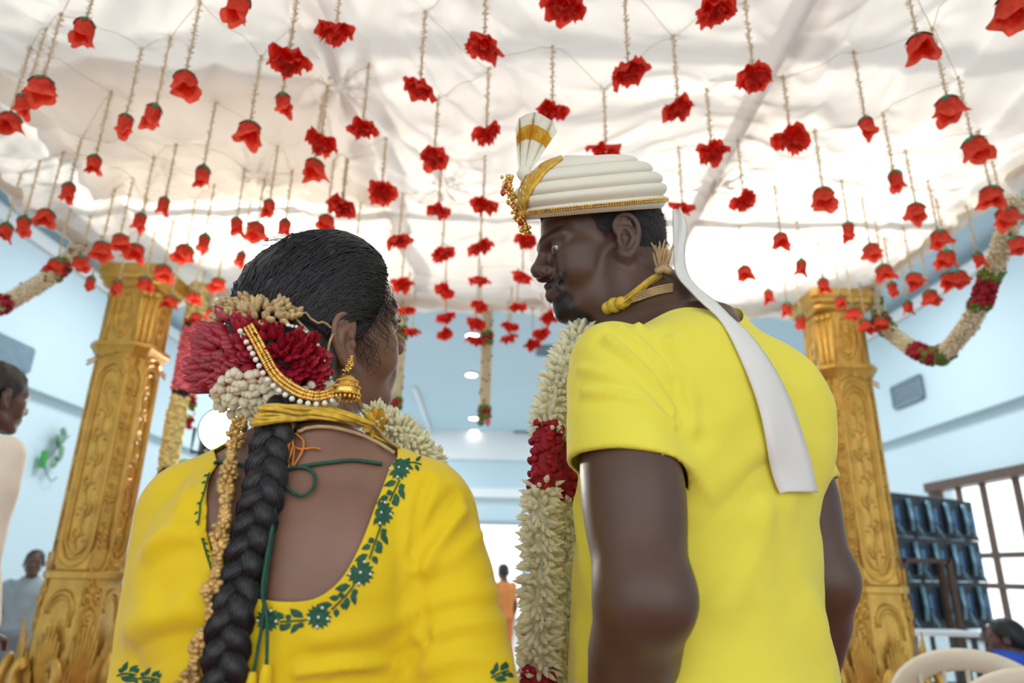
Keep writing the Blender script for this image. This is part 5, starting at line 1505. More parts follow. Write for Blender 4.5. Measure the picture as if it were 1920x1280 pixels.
# --- hair
HF = Fld()
HF.u(E((-.003, 0, .047), (.106, .0835, .0895))); HF.u(E((-.055, 0, .012), (.062, .070, .072)), .03); HF.u(E((.02, 0, .065), (.070, .066, .070)), .03)
HF.u(E((-.075, 0, -.035), (.040, .055, .055)), .03)
hairf = in_frame(HF, BHO, BHB, BHS)
def hair_groove(p):
    L = ((p - BHO) @ BHB) / BHS
    ang = np.arctan2(L[:, 1], L[:, 2] - .0) ; return hairf(p) + .0011 * np.sin(ang * 75 + 5 * vnoise(L * 22, 3)).astype(f32) * np.clip((L[:, 0] + .1) * 20, 0, 1) + .002 * vnoise(L * np.array((12, 40, 40)), 4).astype(f32)
def keep_bhair(P):
    L = b_local(P); x, z, y = L[:, 0], L[:, 2], np.abs(L[:, 1])
    line = np.interp(z, [-.11, -.06, -.035, -.020, -.002, .012, .03, .055, .08, .10, .13], [-.045, -.040, -.030, .008, .022, .034, .046, .060, .070, .074, .055])
    return line - x + .004 * vnoise(L * 90, 7) 
hv, hq = sdf_mesh(hair_groove, BHO - .16, BHO + .17, .0026, 1); hv, ht = clip(hv, tri(hq), keep_bhair(hv))
hairo = obj('hair', np_mesh('hair', hv, ht), M_hair, bride, tuple(BL0)); HBVH = bvh_of(hv, ht)
# combed strands: from the hairline back to the bun
bunc = atY(505, 668, .835); bl_ = b_local(bunc[None])[0]
rs = np.random.default_rng(5); paths = []
def surf_many(Q, off):
    """push local points to the hair surface along rays from the head centre"""
    c = np.array((-.01, 0, .03)); d = Q - c; d /= np.linalg.norm(d, axis=1)[:, None]; lo_ = np.full(len(Q), .03); hi_ = np.full(len(Q), .2)
    for _ in range(13):
        mid = (lo_ + hi_) / 2; ins = HF((c + d * mid[:, None]).astype(f32)) < 0
        lo_ = np.where(ins, mid, lo_); hi_ = np.where(ins, hi_, mid)
    return c + d * (lo_ + off)[:, None]
def surf(q, off): return surf_many(np.array([q], float), np.array([off]))[0]
starts = []
zs_ = [-.018, -.002, .012, .03, .055, .08, .10, .118]; xs_ = [.008, .022, .034, .046, .060, .070, .074, .066]
for k in range(900):
    zz = rs.uniform(-.016, .118); xx = np.interp(zz, zs_, xs_) - abs(rs.normal(0, .012)) - .002; s = -1 if rs.random() < .8 else 1
    c = np.array((-.01, 0, .03)); 
    # side from the ellipsoid
    yy = .0835 * math.sqrt(max(.02, 1 - ((xx + .003) / .106) ** 2 - ((zz - .047) / .0895) ** 2)) * s * (rs.uniform(.0, 1) if zz > .095 else 1)
    starts.append(np.array((xx, yy, zz)))
for q0 in starts:
    end = bl_ + np.array((rs.normal(0, .012), rs.normal(0, .014), rs.normal(0, .016)))
    m1 = q0 * .62 + end * .38 + np.array((0, .0, .022 * (1 if q0[2] > .02 else .2))); m2 = q0 * .3 + end * .7 + np.array((0, 0, .012))
    P = smooth_path(np.array([q0, m1, m2, end]), 12); o_ = rs.uniform(-.001, .0022)
    paths.append((P, o_ + .0015 * np.sin(3.1 * np.arange(12) / 11)))
PP = surf_many(np.concatenate([p for p, _ in paths]), np.concatenate([o for _, o in paths])).reshape(-1, 12, 3)
paths = list(BHO + (PP * BHS) @ BHB.T)
strands('strand_layer', paths, .0011, M_hair, hairo, 4).location = (0, 0, 0)
# crown twist and loose curls at the temple
cu = []
for k in range(46):
    z0 = rs.uniform(-.012, .075); x0 = np.interp(z0, zs_, xs_) + rs.normal(0, .004); q = np.array((x0, -.0835 * math.sqrt(max(.02, 1 - ((x0 + .003) / .106) ** 2 - ((z0 - .047) / .0895) ** 2)), z0)); P = [q]
    d = np.array((rs.uniform(-.3, .5), -.25, -1)); amp = rs.uniform(.002, .007); ph_ = rs.uniform(0, 6)
    for t in range(1, 14): P.append(q + d * .0032 * t + np.array((amp * math.sin(t * .75 + ph_), -.002 - amp * .5 * abs(math.cos(t * .75 + ph_)), 0)) * min(1, t / 3))
    cu.append(BHO + (np.array(P) * BHS) @ BHB.T)
P = smooth_path(np.array([(.030, -.070, .0), (.036, -.074, -.012), (.044, -.074, -.030), (.036, -.078, -.046), (.018, -.082, -.052)]), 16); cu.append(BHO + (P * BHS) @ BHB.T)
for k in range(70):
    a = rs.uniform(-1, .3); q = surf(np.array((rs.uniform(-.05, .08), rs.uniform(-.06, .06), .13)), .0); P = [q + np.array((-.004 * t, rs.normal(0, .0006), .0012 * t - .00018 * t * t)) for t in range(9)]
    cu.append(BHO + (np.array(P) * BHS) @ BHB.T)
lc_ = strands('loose_curl', cu, .00055, M_hair, hairo, 3); lc_.location = (0, 0, 0); lc_['kind'] = 'stuff'
# bun
BUN = Fld(); bc = atY(505, 668, .815)
BUN.u(E(bc, (.070, .056, .060))); BUN.u(E(atY(570, 690, .83), (.040, .045, .042)), .03)
bv_, bq_ = sdf_mesh(BUN, bc - .15, bc + .15, .004, 1); obj('bun', np_mesh('bun', bv_, tri(bq_)), M_hair, hairo); BUNB = Multi(bvh_of(bv_, tri(bq_)), HBVH)
# braid: three strands over the back
cen = [(560, 750), (535, 790), (515, 856), (506, 920), (491, 987), (473, 1055), (455, 1118), (444, 1200), (433, 1285), (424, 1380)]
PB = []
for q in smooth_path(np.array(cen, float), 80):
    p, n_ = hit(BACK, q[0], q[1], .012)
    PB.append(p)
PB = np.array([p for p in PB if p is not None])
for _ in range(6): PB[1:-1] = (PB[:-2] + 2 * PB[1:-1] + PB[2:]) / 4
dd = np.r_[0, np.cumsum(np.linalg.norm(np.diff(PB, axis=0), axis=1))]; fr_b = path_frames(PB); view = np.array((0, -1.0, .2))
brd_e = empty('braid', (0, 0, 0))
brd_e.parent = hairo
plv = []
for s in range(3):
    P = []; 
    for p, d_, (t_, u_, w_) in zip(PB, dd, fr_b):
        out = view - t_ * (view @ t_); out /= np.linalg.norm(out); sd_ = np.cross(t_, out); a = d_ / .070 * 6.283 + s * 2.094
        P.append(p + sd_ * .0110 * math.sin(a) + out * .0050 * math.sin(2 * a))
    P = smooth_path(np.array(P), 260); rad = .0118 * (1 - .15 * np.linspace(0, 1, 260)); m_ = MB(); m_.tube(P, rad, 12); plv.append(P)
    m_.build('plait', M_braid, hairo)
    ps = []; F_ = path_frames(P)
    for k in range(22):
        a = 6.283 * k / 22; ps.append(np.array([q + (math.cos(a + .03 * i_) * F_[i_][1] + math.sin(a + .03 * i_) * F_[i_][2]) * rad[i_] * 1.01 for i_, q in enumerate(P)])[::3])
    strands('plait_strand', ps, .0006, M_hair, hairo, 3, False).location = (0, 0, 0)
bpy.data.objects.remove(brd_e)
_t = MB()
for P in plv: _t.tube(P, .0118, 6)
PLB = BVHTree.FromPolygons(_t.v, _t.f)

# --- flower dressing on the bun
M_stem = M_fibre
hf = empty('hair_flowers', tuple(bc), "crimson, white and dried gold flower dressing around the bride's bun", 'hair flowers'); hfl = -np.array(hf.location)
def petal(mb, p, d, up, l, w, cup=.25):
    pw_ = .55 if cup > .4 else .8
    d = d / np.linalg.norm(d); s = np.cross(d, up); s /= np.linalg.norm(s) + 1e-9; n = np.cross(s, d); nu, nv = 4, 5; V_ = []
    for j in range(nv):
        t = j / (nv - 1); wd = w * math.sin(math.pi * (.12 + .80 * t) ** pw_) * .5 + .0006
        for i_ in range(nu):
            u = i_ / (nu - 1) * 2 - 1; V_.append(p + d * l * t + s * wd * u + n * (cup * wd * (1 - u * u) * 1.6 + .12 * l * t * t))
    base = len(V_)
    for j in range(nv):
        t = j / (nv - 1); wd = w * math.sin(math.pi * (.12 + .80 * t) ** pw_) * .5 + .0006
        for i_ in range(nu):
            u = i_ / (nu - 1) * 2 - 1; V_.append(p + d * l * t + s * wd * u * .98 + n * (-.35 * wd * (1 - u * u) + .12 * l * t * t))
    F_ = [(j * nu + i_, j * nu + i_ + 1, (j + 1) * nu + i_ + 1, (j + 1) * nu + i_) for j in range(nv - 1) for i_ in range(nu - 1)]
    F_ += [tuple(base + q for q in f[::-1]) for f in F_]
    mb.add(V_, F_)
def scatter_px(poly, n, seed):
    r_ = np.random.default_rng(seed); poly = np.array(poly, float); out = []
    while len(out) < n:
        q = r_.uniform(poly.min(0), poly.max(0), (200, 2)); q = q[poly_sd(q, poly) > 0]; out += list(q)
    return out[:n]
def bmat(col): return col
def place(poly, n, seed, fn, bias, off=0.0, name='', m=None, spread_=.35):
    r_ = np.random.default_rng(seed + 1)
    for k, (px, py) in enumerate(scatter_px(poly, n, seed)):
        p, nn = hit(BUNB, px, py, off)
        if p is None: p = atY(px, py, float(bc[1])); nn = np.array((-.8, -.5, 0.0))
        d = nn * .8 + bias(px, py) + r_.normal(0, spread_, 3) * .5; mb = MB(); fn(mb, p + hfl, d / np.linalg.norm(d), r_); mb.build(name, m, hf)
cx0, cy0 = 500, 668
def bias_out(px, py):
    v = np.array((px - 520, 0, -(py - 665))) / 110.0; return v * .9
place([(378, 640), (395, 612), (430, 600), (480, 615), (540, 628), (575, 640), (590, 665), (600, 690), (600, 725), (560, 715), (500, 705), (450, 710), (415, 735), (390, 720), (376, 680)], 200, 11,
      lambda mb, p, d, r_: petal(mb, p, d, np.array((.2, -.9, .3)), r_.uniform(.015, .021), r_.uniform(.013, .018), .5), bias_out, .006, 'crimson_petal', M_redp)
place([(372, 690), (378, 640), (400, 615), (420, 640), (420, 700), (400, 735), (385, 725)], 40, 12,
      lambda mb, p, d, r_: petal(mb, p, d, np.array((.2, -.9, .3)), r_.uniform(.018, .025), r_.uniform(.013, .018), .5), lambda a, b: bias_out(a, b) * 1.6, .006, 'crimson_petal', M_redp)
place([(545, 630), (585, 640), (602, 690), (600, 725), (560, 718), (535, 690)], 55, 15,
      lambda mb, p, d, r_: petal(mb, p, d, np.array((.2, -.9, .3)), r_.uniform(.016, .022), r_.uniform(.013, .018), .5), lambda a, b: bias_out(a, b) * .4, .010, 'crimson_petal', M_redp)
place([(425, 710), (450, 690), (500, 690), (560, 710), (600, 705), (640, 735), (620, 765), (560, 762), (520, 758), (470, 752), (425, 750)], 190, 13,
      lambda mb, p, d, r_: bud(mb, p, d, r_.uniform(.011, .015), r_.uniform(.0052, .0070), 7), lambda a, b: bias_out(a, b) * .5 + np.array((0, 0, -.3)), .014, 'jasmine_bud', M_jasb)
place([(405, 590), (420, 570), (460, 563), (510, 570), (548, 582), (552, 604), (530, 622), (480, 612), (440, 604), (410, 610)], 150, 14,
      lambda mb, p, d, r_: bud(mb, p, d, r_.uniform(.011, .016), r_.uniform(.0036, .0048), 6), lambda a, b: np.array(((a - 480) / 90 * .9, -.1, (590 - b) / 30 * .5)), .010, 'dried_bud', M_tan)
# fibre ribbons
for pth in ([(545, 598), (585, 601), (612, 603), (618, 622), (606, 650), (600, 690)], [(548, 606), (570, 628), (592, 656), (606, 690), (606, 720)], [(606, 742), (625, 758), (628, 765), (600, 758)], [(500, 765), (470, 745), (450, 730)]):
    P = hits(BUNB, smooth_path(np.array(pth, float), 18), .010)
    if len(P) > 3: MB().tube(np.array(P) + hfl, .0017, 6).build('fibre_ribbon', M_fibre, hf)

# --- pearl and gold hair chain with jhumka earring
ch = empty('earring', tuple(atY(650, 700, .77)), "gold bell earring with pearl ear chain on the bride's ear", 'earring'); chl = -np.array(ch.location)
CHB = Multi(BUNB, BBVH)
pth = smooth_path(np.array([(466, 612), (482, 640), (497, 668), (515, 700), (540, 722), (570, 738), (602, 742), (630, 730), (650, 706)], float), 64)
pp = [hit(CHB, x_, y_, .027)[0] for x_, y_ in pth]; pp = np.array([atY(*pth[i_], np.interp(i_, [0, 20, 38, 63], [float(pp[0][1]), float(pp[20][1]), float(pp[20][1]) + .004, .772])) for i_ in range(len(pth))])
for _ in range(4): pp[1:-1] = (pp[:-2] + 2 * pp[1:-1] + pp[2:]) / 4
lk = MB(); fr2 = path_frames(pp)
for k, (q, (t_, u_, w_)) in enumerate(zip(pp, fr2)):
    for o_ in (-.0042, .0, .0042):
        v = np.cross(t_, np.array((0, -1.0, 0))); lk.ell(q + v * o_ + chl + np.array((0, -.001 * abs(math.sin(k)), 0)), (.0024, .0018, .0024), None, 6, 4)
lk.build('gold_chain', M_goldj, ch)
for k in range(0, len(pp) - 2, 3):
    t_ = fr2[k][0]; v = np.cross(t_, np.array((0, -1.0, 0))); v = v if v[2] < 0 or k < 8 else -v
    MB().ell(pp[k] + v * .0105 * (1 if v[2] < 0 else -1) + chl, (.0033,) * 3, None, 10, 7).build('pearl', M_pearl, ch)
p2 = smooth_path(np.array([(536, 626), (560, 634), (582, 655), (596, 690), (606, 712), (622, 718)], float), 26); p2 = [hit(CHB, x_, y_, .020)[0] for x_, y_ in p2]
for q in p2:
    if q is not None: MB().ell(q + chl, (.0021,) * 3, None, 8, 6).build('pearl', M_pearl, ch)
ep, en = hit(CHB, 652, 684, .004)
st = MB()
for k in range(60):
    a = random.uniform(0, 6.283); r_ = math.sqrt(random.random()); q, n_ = hit(CHB, 652 + 7 * r_ * math.cos(a), 683 + 15 * r_ * math.sin(a), .004)
    if q is not None: st.ell(np.array((q[0], ep[1] + .002, q[2])) + chl, (.0020,) * 3, None, 6, 4)
st.build('stud', M_goldj, ch)
jc = np.array(atY(650, 728, .764)); jm = MB(); jm.lathe([(.002, .016), (.006, .015), (.011, .009), (.0145, 0), (.0155, -.008), (.0145, -.009), (.010, -.006)], 24, None, jc + chl)
for zz, r0 in ((.008, .0118), (.001, .0148), (-.0075, .0160)):
    for k in range(30): a = 6.283 * k / 30; jm.ell(jc + chl + np.array((r0 * math.cos(a), r0 * math.sin(a), zz)), (.0016,) * 3, None, 5, 4)
for k in range(18): a = 6.283 * k / 18; jm.ell(jc + chl + np.array((.015 * math.cos(a), .015 * math.sin(a), -.0115)), (.0018, .0018, .003), None, 6, 4)
jm.build('bell_drop', M_goldj, ch)

# --- gold jasmine strand pinned along the braid
hs = empty('hair_strand_ornament', tuple(atY(430, 950, .74)), "knobbly gold flower strand pinned along the bride's braid", 'hair ornament'); hsl = -np.array(hs.location)
pth = [(482, 770), (468, 800), (458, 835), (447, 880), (436, 930), (428, 980), (422, 1030), (413, 1085), (405, 1130), (398, 1175), (388, 1215), (380, 1250), (376, 1300)]
P = np.array(hits(BACK, smooth_path(np.array(pth, float), 70), .014))
for _ in range(4): P[1:-1] = (P[:-2] + 2 * P[1:-1] + P[2:]) / 4
kn = MB(); r_ = random.Random(8); F_ = path_frames(P)
kn.tube(P + hsl, .004, 6)
for k, (q, (t_, u_, w_)) in enumerate(zip(P, F_)):
    big = 1.0 + .55 * math.sin(k * .55) + (.5 if k > 58 else 0)
    for j in range(9):
        a = r_.uniform(0, 6.283); d = math.cos(a) * u_ + math.sin(a) * w_
        kn.ell(q + d * .0058 * big * r_.uniform(.5, 1.1) + t_ * r_.uniform(-.004, .004) + hsl, np.array((.0032, .0032, .0038)) * r_.uniform(.6, 1.25), basis(d), 6, 4)
kn.build('bud_knot', mat('gold_bud', (.58, .37, .12), .4, metal=.35, var=.3, vscale=90), hs)['kind'] = 'stuff'

# --- turmeric thread necklace
tn = empty('thread_necklace', tuple(atY(590, 790, .78)), "thick bundle of turmeric yellow threads around the bride's neck", 'necklace'); tnl = -np.array(tn.location)
NB = Multi(BBVH, HBVH, BUNB.b[0], PLB)
top_ = [(455, 800), (480, 790), (530, 786), (590, 788), (640, 794), (685, 806)]
for k in range(34):
    ph_ = k * .8; pix = [(x_, y_ + 13 * math.sin(k * 1.3 + i_ * .75) - 4) for i_, (x_, y_) in enumerate(top_)]
    P = [hit(NB, x_, y_, .009 + .005 * math.cos(k * 1.3 + i_ * .1))[0] for i_, (x_, y_) in enumerate(smooth_path(np.array(pix, float), 30))]
    P = np.array([q for q in P if q is not None])
    if len(P) > 6:
        for _ in range(5): P[1:-1] = (P[:-2] + 2 * P[1:-1] + P[2:]) / 4
        MB().tube(P + np.random.default_rng(k).normal(0, .0012, 3) + tnl, .0017, 5).build('thread', M_thread, tn)
# fibre stem from the earring down to the garland
P = np.array(hits(Multi(BBVH, BLBVH), smooth_path(np.array([(660, 745), (668, 775), (690, 810), (715, 835), (742, 852)], float), 20), .009))
if len(P) > 4: MB().tube(P + tnl, .0035, 6, flat=.5).build('fibre_stem', M_fibre, tn)
P = np.array(hits(Multi(BBVH, BLBVH), smooth_path(np.array([(560, 812), (600, 806), (650, 812), (700, 832), (738, 855)], float), 20), .004))
if len(P) > 4: MB().tube(P + tnl, .0022, 6).build('fibre_stem', M_fibre, tn)
# --- bride's garland over the shoulder
bg_ = empty('wedding_garland', tuple(atY(760, 830, .84)), "fluffy white jasmine garland over the bride's shoulder", 'garland'); bgl = -np.array(bg_.location)
gp = [atY(702, 785, .86), atY(735, 802, .845), atY(768, 830, .84), atY(795, 862, .85), atY(800, 905, .90)] + [bp_(.075, .14, 1.02), bp_(.04, .16, .90)]
P = smooth_path(np.array(gp), 50)
bud_rope(P + bgl, .020, .0042, 14, .017, .0034, jitter=.6, seed=71, n=5).build('jasmine_rope', mat('jasmine_fresh', (.94, .89, .64), .5, transl=.4, var=.1, vscale=70), bg_)['kind'] = 'stuff'
gf = MB()
for k in range(7):
    a = 6.283 * k / 7; petal(gf, atY(706, 795, .835) + bgl, np.array((math.cos(a) * .5, -.4, math.sin(a) * .9)), np.array((0, -1, .1)), .022, .016)
gf.build('gold_bow', M_goldb, bg_)
# ================================================================== GUESTS AND THINGS IN THE HALL
FZ = -.42
def guest(loc, heading, label, skin, top_col, low_col, hair_col=(.01, .009, .009), seated=False, sc=1.0, sleeve=.5, vox=.012, bun=False, group=None, hide_legs=False):
    loc = np.array(loc, float); h = math.radians(heading); Fv = np.array((math.cos(h), math.sin(h), 0)); Lv = np.array((-math.sin(h), math.cos(h), 0)); Rv = -Lv
    def q(r, f, z): return loc + (Rv * r + Fv * f) * sc + np.array((0, 0, z * sc))
    dz = -.42 if seated else 0.0
    e = empty('person', tuple(loc), label, 'person', group); l0 = -loc
    HB = head_basis(h, 0, 0); HO = q(0, .03, 1.565 + dz)
    F = Fld(); F.u(in_frame(add_ears(head_field(bun, smile=.2)), HO, HB, sc))
    F.u(K(q(0, .0, 1.50 + dz), q(0, -.02, 1.38 + dz), .052 * sc, .06 * sc), .03)
    tor = LOFT([(q(0, 0, z + dz)[2], 0, 0, a * sc, b * sc) for z, a, b in ((.86, .155, .115), (1.0, .145, .11), (1.15, .155, .115), (1.30, .165, .115), (1.38, .12, .085), (1.43, .06, .05))], loc, Rv, Fv)
    F.u(tor, .03); limbs = []; arms = []
    for s in (-1, 1):
        sh = q(s * .17, 0, 1.36 + dz); el = q(s * .215, -.02, 1.06 + dz); wr = q(s * .21, .06, .82 + dz) if not seated else q(s * .13, .24, .72 + .42 + dz)
        arms.append((sh, el, wr)); F.u(CH_([sh, el, wr], [.05 * sc, .042 * sc, .028 * sc]), .02)
        d = wr - el; add_hand(F, wr, d / np.linalg.norm(d), Lv * s if not seated else np.array((0, 0, -1.0)), sc * .95, .5, s)
        if seated: pts = [q(s * .09, 0, .88 + dz), q(s * .10, .42, .90 + dz), q(s * .10, .40, .07)]
        else: pts = [q(s * .085, 0, .9), q(s * .09, .02, .48), q(s * .09, -.02, .07)]
        limbs.append(pts); F.u(CH_(pts, [.085 * sc, .06 * sc, .038 * sc]), .03); F.u(K(pts[2] + np.array((0, 0, -.035)), pts[2] + Fv * .16 * sc + np.array((0, 0, -.045)), .034, .024), .02)
    lo = loc + (-.45, -.45, -.02) + np.minimum(Fv, 0) * .25; hi = loc + (.45, .45, (1.75 + dz) * sc) + np.maximum(Fv, 0) * .25
    V, Q = sdf_mesh(F, lo, hi, vox, 1); me = np_mesh('body', V, Q); set_tone(me, np.zeros(len(V))); obj('body', me, skin_mat('guest_skin_%d' % int(skin[0] * 1000), skin, (.02, .01, .01)), e, tuple(l0))
    C = Fld(); C.u(lambda p: tor(p) - f32(.014))
    for sh, el, wr in arms:
        en = sh + (el - sh) * min(1, sleeve * 1.15); C.u(CH_([sh, en], [.062 * sc, .058 * sc]), .03)
        if sleeve > 1: C.u(CH_([sh, el, el + (wr - el) * .88], [.064 * sc, .056 * sc, .044 * sc]), .02)
    CV, CQ = sdf_mesh(C, lo, hi, vox, 0); CV, CT = clip(CV, tri(CQ), np.where(np.linalg.norm((CV - loc)[:, :2], axis=1) < .075 * sc, q(0, 0, 1.385 + dz)[2] - CV[:, 2], 1.0))
    CV = CV + vnormals(CV, CT) * (.005 * fbm(CV * np.array((9, 9, 6)), 2, 5))[:, None]
    obj('top', np_mesh('top', CV, CT), mat('cloth_%d_%d_%d' % tuple(int(c * 99) for c in top_col), top_col, .8, var=.08, vscale=8, bump=.15, bscale=300), e, tuple(l0))
    D = Fld(); 
    for pts in limbs: D.u(CH_([pts[0], pts[1], pts[2] + (pts[1] - pts[2]) * .12], [.105 * sc, .085 * sc, .075 * sc]), .06)
    D.u(E(q(0, 0, .9 + dz), (.16 * sc, .16 * sc, .10 * sc)), .05)
    DV, DQ = sdf_mesh(D, lo, hi, max(vox, .014), 0); obj('lower_garment', np_mesh('lower_garment', DV, DQ), mat('cloth_%d_%d_%d' % tuple(int(c * 99) for c in low_col), low_col, .8, var=.08, vscale=8), e, tuple(l0))
    Hf = Fld(); Hf.u(E((-.006, 0, .050), (.106, .084, .088))); Hf.u(E((-.05, 0, .01), (.06, .072, .07)), .03)
    if bun: Hf.u(E((-.11, 0, -.01), (.045, .05, .045)), .02)
    hw = in_frame(Hf, HO, HB, sc); HV, HQ = sdf_mesh(lambda p: hw(p) + .004 * vnoise(p * 60, 2).astype(f32), HO - .2, HO + .2, min(vox, .009), 0); L_ = ((HV - HO) @ HB) / sc
    HV, HT = clip(HV, tri(HQ), np.interp(L_[:, 2], [-.1, -.03, .0, .03, .06, .1, .13], [-.045, -.03, .02, .04, .065, .075, .06]) - L_[:, 0])
    obj('hair', np_mesh('hair', HV, HT), mat('guest_hair', hair_col, .5, var=.3, vscale=60), e, tuple(l0))
    return e
def at_floor(px, py, Y, z=None): p = atY(px, py, Y); return (p[0], p[1], 0)
p = atY(-30, 745, 2.45); guest((p[0], p[1], 0), 68, 'man in a cream long-sleeved shirt standing beside the carved pillar', (.11, .055, .035), (.80, .72, .60), (.75, .72, .66), sleeve=1.2, vox=.008, sc=1.06)
p = atY(60, 1075, 6.9); guest((p[0], p[1], FZ), -60, 'dark-haired guest in grey half hidden by the carved pillar base', (.12, .06, .04), (.30, .34, .36), (.2, .2, .22), seated=False, sc=.95)
p = atY(232, 1110, 5.9); guest((p[0], p[1], FZ), 200, "seated guest in mauve grey behind the bride's sleeve", (.12, .06, .04), (.30, .25, .28), (.25, .2, .22), seated=True, sc=1.05)
p = atY(945, 1085, 11.0); guest((p[0], p[1], FZ), 120, 'woman in an orange and teal sari standing before the bright doorway', (.13, .06, .04), (.72, .26, .06), (.70, .22, .05), bun=True, sc=.94)
p = atY(1010, 1190, 4.9); guest((p[0], p[1], FZ), 170, "seated guest in light green behind the groom's garland", (.20, .085, .055), (.45, .62, .28), (.4, .55, .3), seated=True, sleeve=.35)
p = atY(1674, 1212, 4.85); guest((p[0], p[1], FZ), 150, 'child with black hair in a purple and gold top sitting behind the gold pillar', (.12, .06, .04), (.16, .07, .22), (.45, .3, .05), seated=True, sc=.80)
p = atY(1890, 1158, 4.7); bl = guest((p[0], p[1], FZ), 140, 'guest with a blue drape over the shoulder seated near the window', (.13, .065, .045), (.30, .34, .38), (.02, .2, .5), seated=True, bun=True, sc=1.0)
# blue drape over that guest's shoulder
dr = MB(); 
dr.grid(lambda u, v: (-.24 + .46 * u, -.16 - .03 * math.sin(u * 5) + .04 * v, 1.06 - .36 * v + .05 * math.cos(u * 3)), 18, 10)
o = dr.build('drape', mat('blue_silk', (.01, .09, .62), .45, var=.15, vscale=10), bl); o.modifiers.new('solid', 'SOLIDIFY').thickness = .006

# stacked backs of the video screen on a frame
A_ = atY(1600, 912, 5.9); B_ = atY(1815, 942, 6.75); zt, zb = 1.80, .70
wall_led = empty('video_screen_wall', (float(A_[0]), float(A_[1]), FZ), 'black backs of stacked video screen panels with cables on a metal frame', 'screen')
ux = np.array((B_[0] - A_[0], B_[1] - A_[1], 0)); W_ = np.linalg.norm(ux); ux /= W_; un = np.array((ux[1], -ux[0], 0)); un = un if un[1] < 0 else -un
lo_ = np.array((A_[0], A_[1], 0)) * 0
M_led = mat('screen_black', (.012, .016, .022), .35, var=.4, vscale=20); M_chrome = mat('blue_steel', (.28, .46, .58), .25, metal=.7, var=.2, vscale=10); M_blue = mat('blue_plug', (.02, .10, .38), .4)
nc, nr_ = 6, 3; cw, chh = W_ / nc, (zt - zb) / nr_
Bm = np.stack([ux, un, np.array((0, 0, 1.0))], 1)
for r_ in range(nr_):
    for c in range(nc):
        cc = ux * (c + .5) * cw + np.array((0, 0, zb - FZ + (r_ + .5) * chh))
        pn = MB().box(cc, (cw * .49, .03, chh * .49), Bm).build('screen_panel', M_led, wall_led, False)
        MB().tube([cc + Bm @ np.array((-.05, .045, -chh * .36)), cc + Bm @ np.array((-.05, .06, 0)), cc + Bm @ np.array((-.05, .045, chh * .38))], .022, 8).build('handle', M_chrome, pn)
        MB().box(cc + Bm @ np.array((.055, .045, chh * .02)), (.012, .02, chh * .2), Bm).build('power_box', M_blue, pn, False)
        MB().box(cc + Bm @ np.array((.025, .05, chh * .05)), (.010, .012, chh * .16), Bm).build('connector', M_chrome, pn, False)
        k_ = MB(); k_.tube(smooth_path(np.array([cc + Bm @ np.array(v) for v in ((.03, .05, chh * -.1), (.0, .08, -chh * .3), (.07, .07, -chh * .42), (.1, .06, -chh * .5))]), 12), .007, 6)
        k_.tube([cc + Bm @ np.array((.06 + .02 * math.cos(a), .055, -chh * .36 + .02 * math.sin(a))) for a in np.linspace(0, 6, 10)], .006, 6); k_.build('cable', M_chrome, pn)
for t in (0.02, .5, .98):
    MB().tube([ux * W_ * t - un * .05 + np.array((0, 0, 0)), ux * W_ * t - un * .05 + np.array((0, 0, zt - FZ))], .02, 6).build('support_post', M_steel, wall_led)
for zz in (zb - FZ - .02, zt - FZ): MB().tube([-un * .05 + np.array((0, 0, zz)), ux * W_ - un * .05 + np.array((0, 0, zz))], .02, 6).build('support_rail', M_steel, wall_led)
# brown metal rack standing in front
a = atY(1690, 1045, 5.75); b = atY(1778, 1050, 5.75)
rk = empty('metal_rack', (float(a[0]), float(a[1]), FZ), 'brown metal frame stand in front of the screen backs', 'rack')
w_ = b[0] - a[0]; hz = a[2] - FZ
for xx in (0, w_):
    for yy in (0, .12): MB().box((xx, yy, hz / 2), (.02, .02, hz / 2)).build('post', M_brown, rk, False)
for zz in (hz, hz * .45, hz * .2):
    for yy in (0, .12): MB().box((w_ / 2, yy, zz - .02), (w_ / 2, .02, .018)).build('rail', M_brown, rk, False)
# table edge with papers between the rack and the guests
tp = atY(1742, 1185, 5.42); tb_ = empty('side_table', (float(tp[0]), float(tp[1]), FZ), 'low white-topped table next to the brown metal rack', 'table')
MB().box((0, 0, tp[2] - FZ), (.28, .14, .015)).build('table_top', M_white, tb_, False)
for sx_ in (-1, 1):
    for sy_ in (-1, 1): MB().box((sx_ * .25, sy_ * .11, (tp[2] - FZ) / 2), (.015, .015, (tp[2] - FZ) / 2)).build('leg', M_steel, tb_, False)

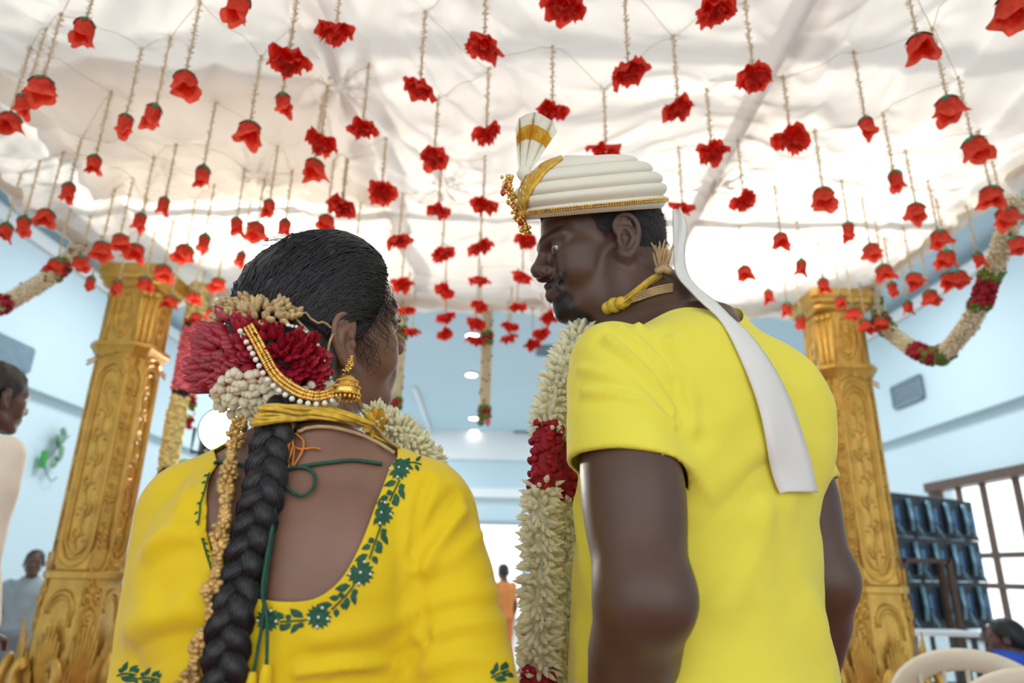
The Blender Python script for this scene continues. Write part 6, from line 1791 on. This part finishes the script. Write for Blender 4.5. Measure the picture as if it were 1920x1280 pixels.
# moulded plastic chairs on the stage edge
M_plastic = mat('cream_plastic', (.72, .66, .52), .35, var=.04, vscale=6, spec=.5)
def chair(loc, rz, label):
    e = empty('plastic_chair', loc, label, 'chair', 'moulded plastic chairs'); e.rotation_euler[2] = rz
    MB().grid(lambda u, v: ((u - .5) * .44 * (1 - .08 * v), (v - .5) * .42, .43 + .02 * (2 * u - 1) ** 2 - .012 * math.sin(v * 3)), 10, 8).build('seat', M_plastic, e).modifiers.new('s', 'SOLIDIFY').thickness = .012
    MB().tube([(.235 * math.cos(a), -.24 - .05 * math.sin(a), .60 + .22 * math.sin(a) ** .8) for a in np.linspace(0.02, math.pi - .02, 22)], .020, 8, flat=2.0).build('top_rail', M_plastic, e)
    for k in range(5):
        x = (k - 2) * .075; MB().tube([(x, -.21, .44), (x * 1.05, -.25, .62), (x, -.285, .80 - abs(x) * .25)], .017, 6, flat=.5).build('back_slat', M_plastic, e)
    for s in (-1, 1):
        MB().tube([(s * .235, -.24, .60), (s * .26, -.10, .655), (s * .26, .12, .64), (s * .245, .17, .60), (s * .235, .19, .44)], .022, 8, flat=.6).build('armrest', M_plastic, e)
        MB().tube([(s * .215, -.20, .44), (s * .245, -.27, 0.0)], [.026, .020], 8).build('leg', M_plastic, e); MB().tube([(s * .215, .19, .44), (s * .24, .22, 0.0)], [.026, .020], 8).build('leg', M_plastic, e)
        MB().tube([(s * .215, -.20, .44), (s * .235, -.24, .60)], .024, 8).build('back_post', M_plastic, e)
    return e
a = atY(1858, 1205, 2.75); chair((float(a[0]), 2.95, 0), -.5, 'cream plastic chair with curved top rail beside the seated guest in blue')
a = atY(1930, 1268, 2.4); chair((float(a[0]) + .02, 2.45, -.02 + .02), -.45, 'cream plastic chair standing lower in front of another plastic chair')

# creeper decorations on the hall walls
def creeper(px, py, X, label, n=5, tagc=True, sc=1.0):
    p = atX(px, py, X); s = 1 if X < 0 else -1; e = empty('wall_creeper', tuple(p), label, 'wall decoration'); r_ = random.Random(int(px))
    MB().tube(smooth_path(np.array([(s * .03, .25 * sc, .30 * sc), (s * .05, .05 * sc, .12 * sc), (s * .04, -.10 * sc, -.1 * sc), (s * .05, .05 * sc, -.28 * sc), (s * .03, .18 * sc, -.22 * sc)]), 20), .006, 5).build('stem', M_steel, e)
    for k in range(n):
        m_ = MB(); a = r_.uniform(0, 6.28); c = np.array((s * .05, r_.uniform(-.05, .18) * sc, r_.uniform(-.05, .28) * sc)); petal(m_, c, np.array((0.15 * s, math.cos(a), math.sin(a))), np.array((s, 0, 0.0)), .22 * sc, .13 * sc); m_.build('leaf', M_wleaf, e)
    if tagc: MB().box((s * .05, -.16 * sc, -.06 * sc), (.012, .045 * sc, .10 * sc)).build('tag', mat('green_tag', (.02, .30, .03), .5), e, False)
    return e
M_wleaf = mat('wall_leaf', (.10, .24, .13), .5, var=.25, vscale=10)
creeper(92, 855, -XW + .03, 'leafy creeper with a green tag on the wall beside the man in cream', 5)
creeper(322, 905, -XW + .03, "green leafy creeper on the wall behind the bride's shoulder", 4, False, 1.1)
creeper(1640, 908, XW - .03, 'green leaf decoration on the wall above the screen backs', 3, False, 1.0)
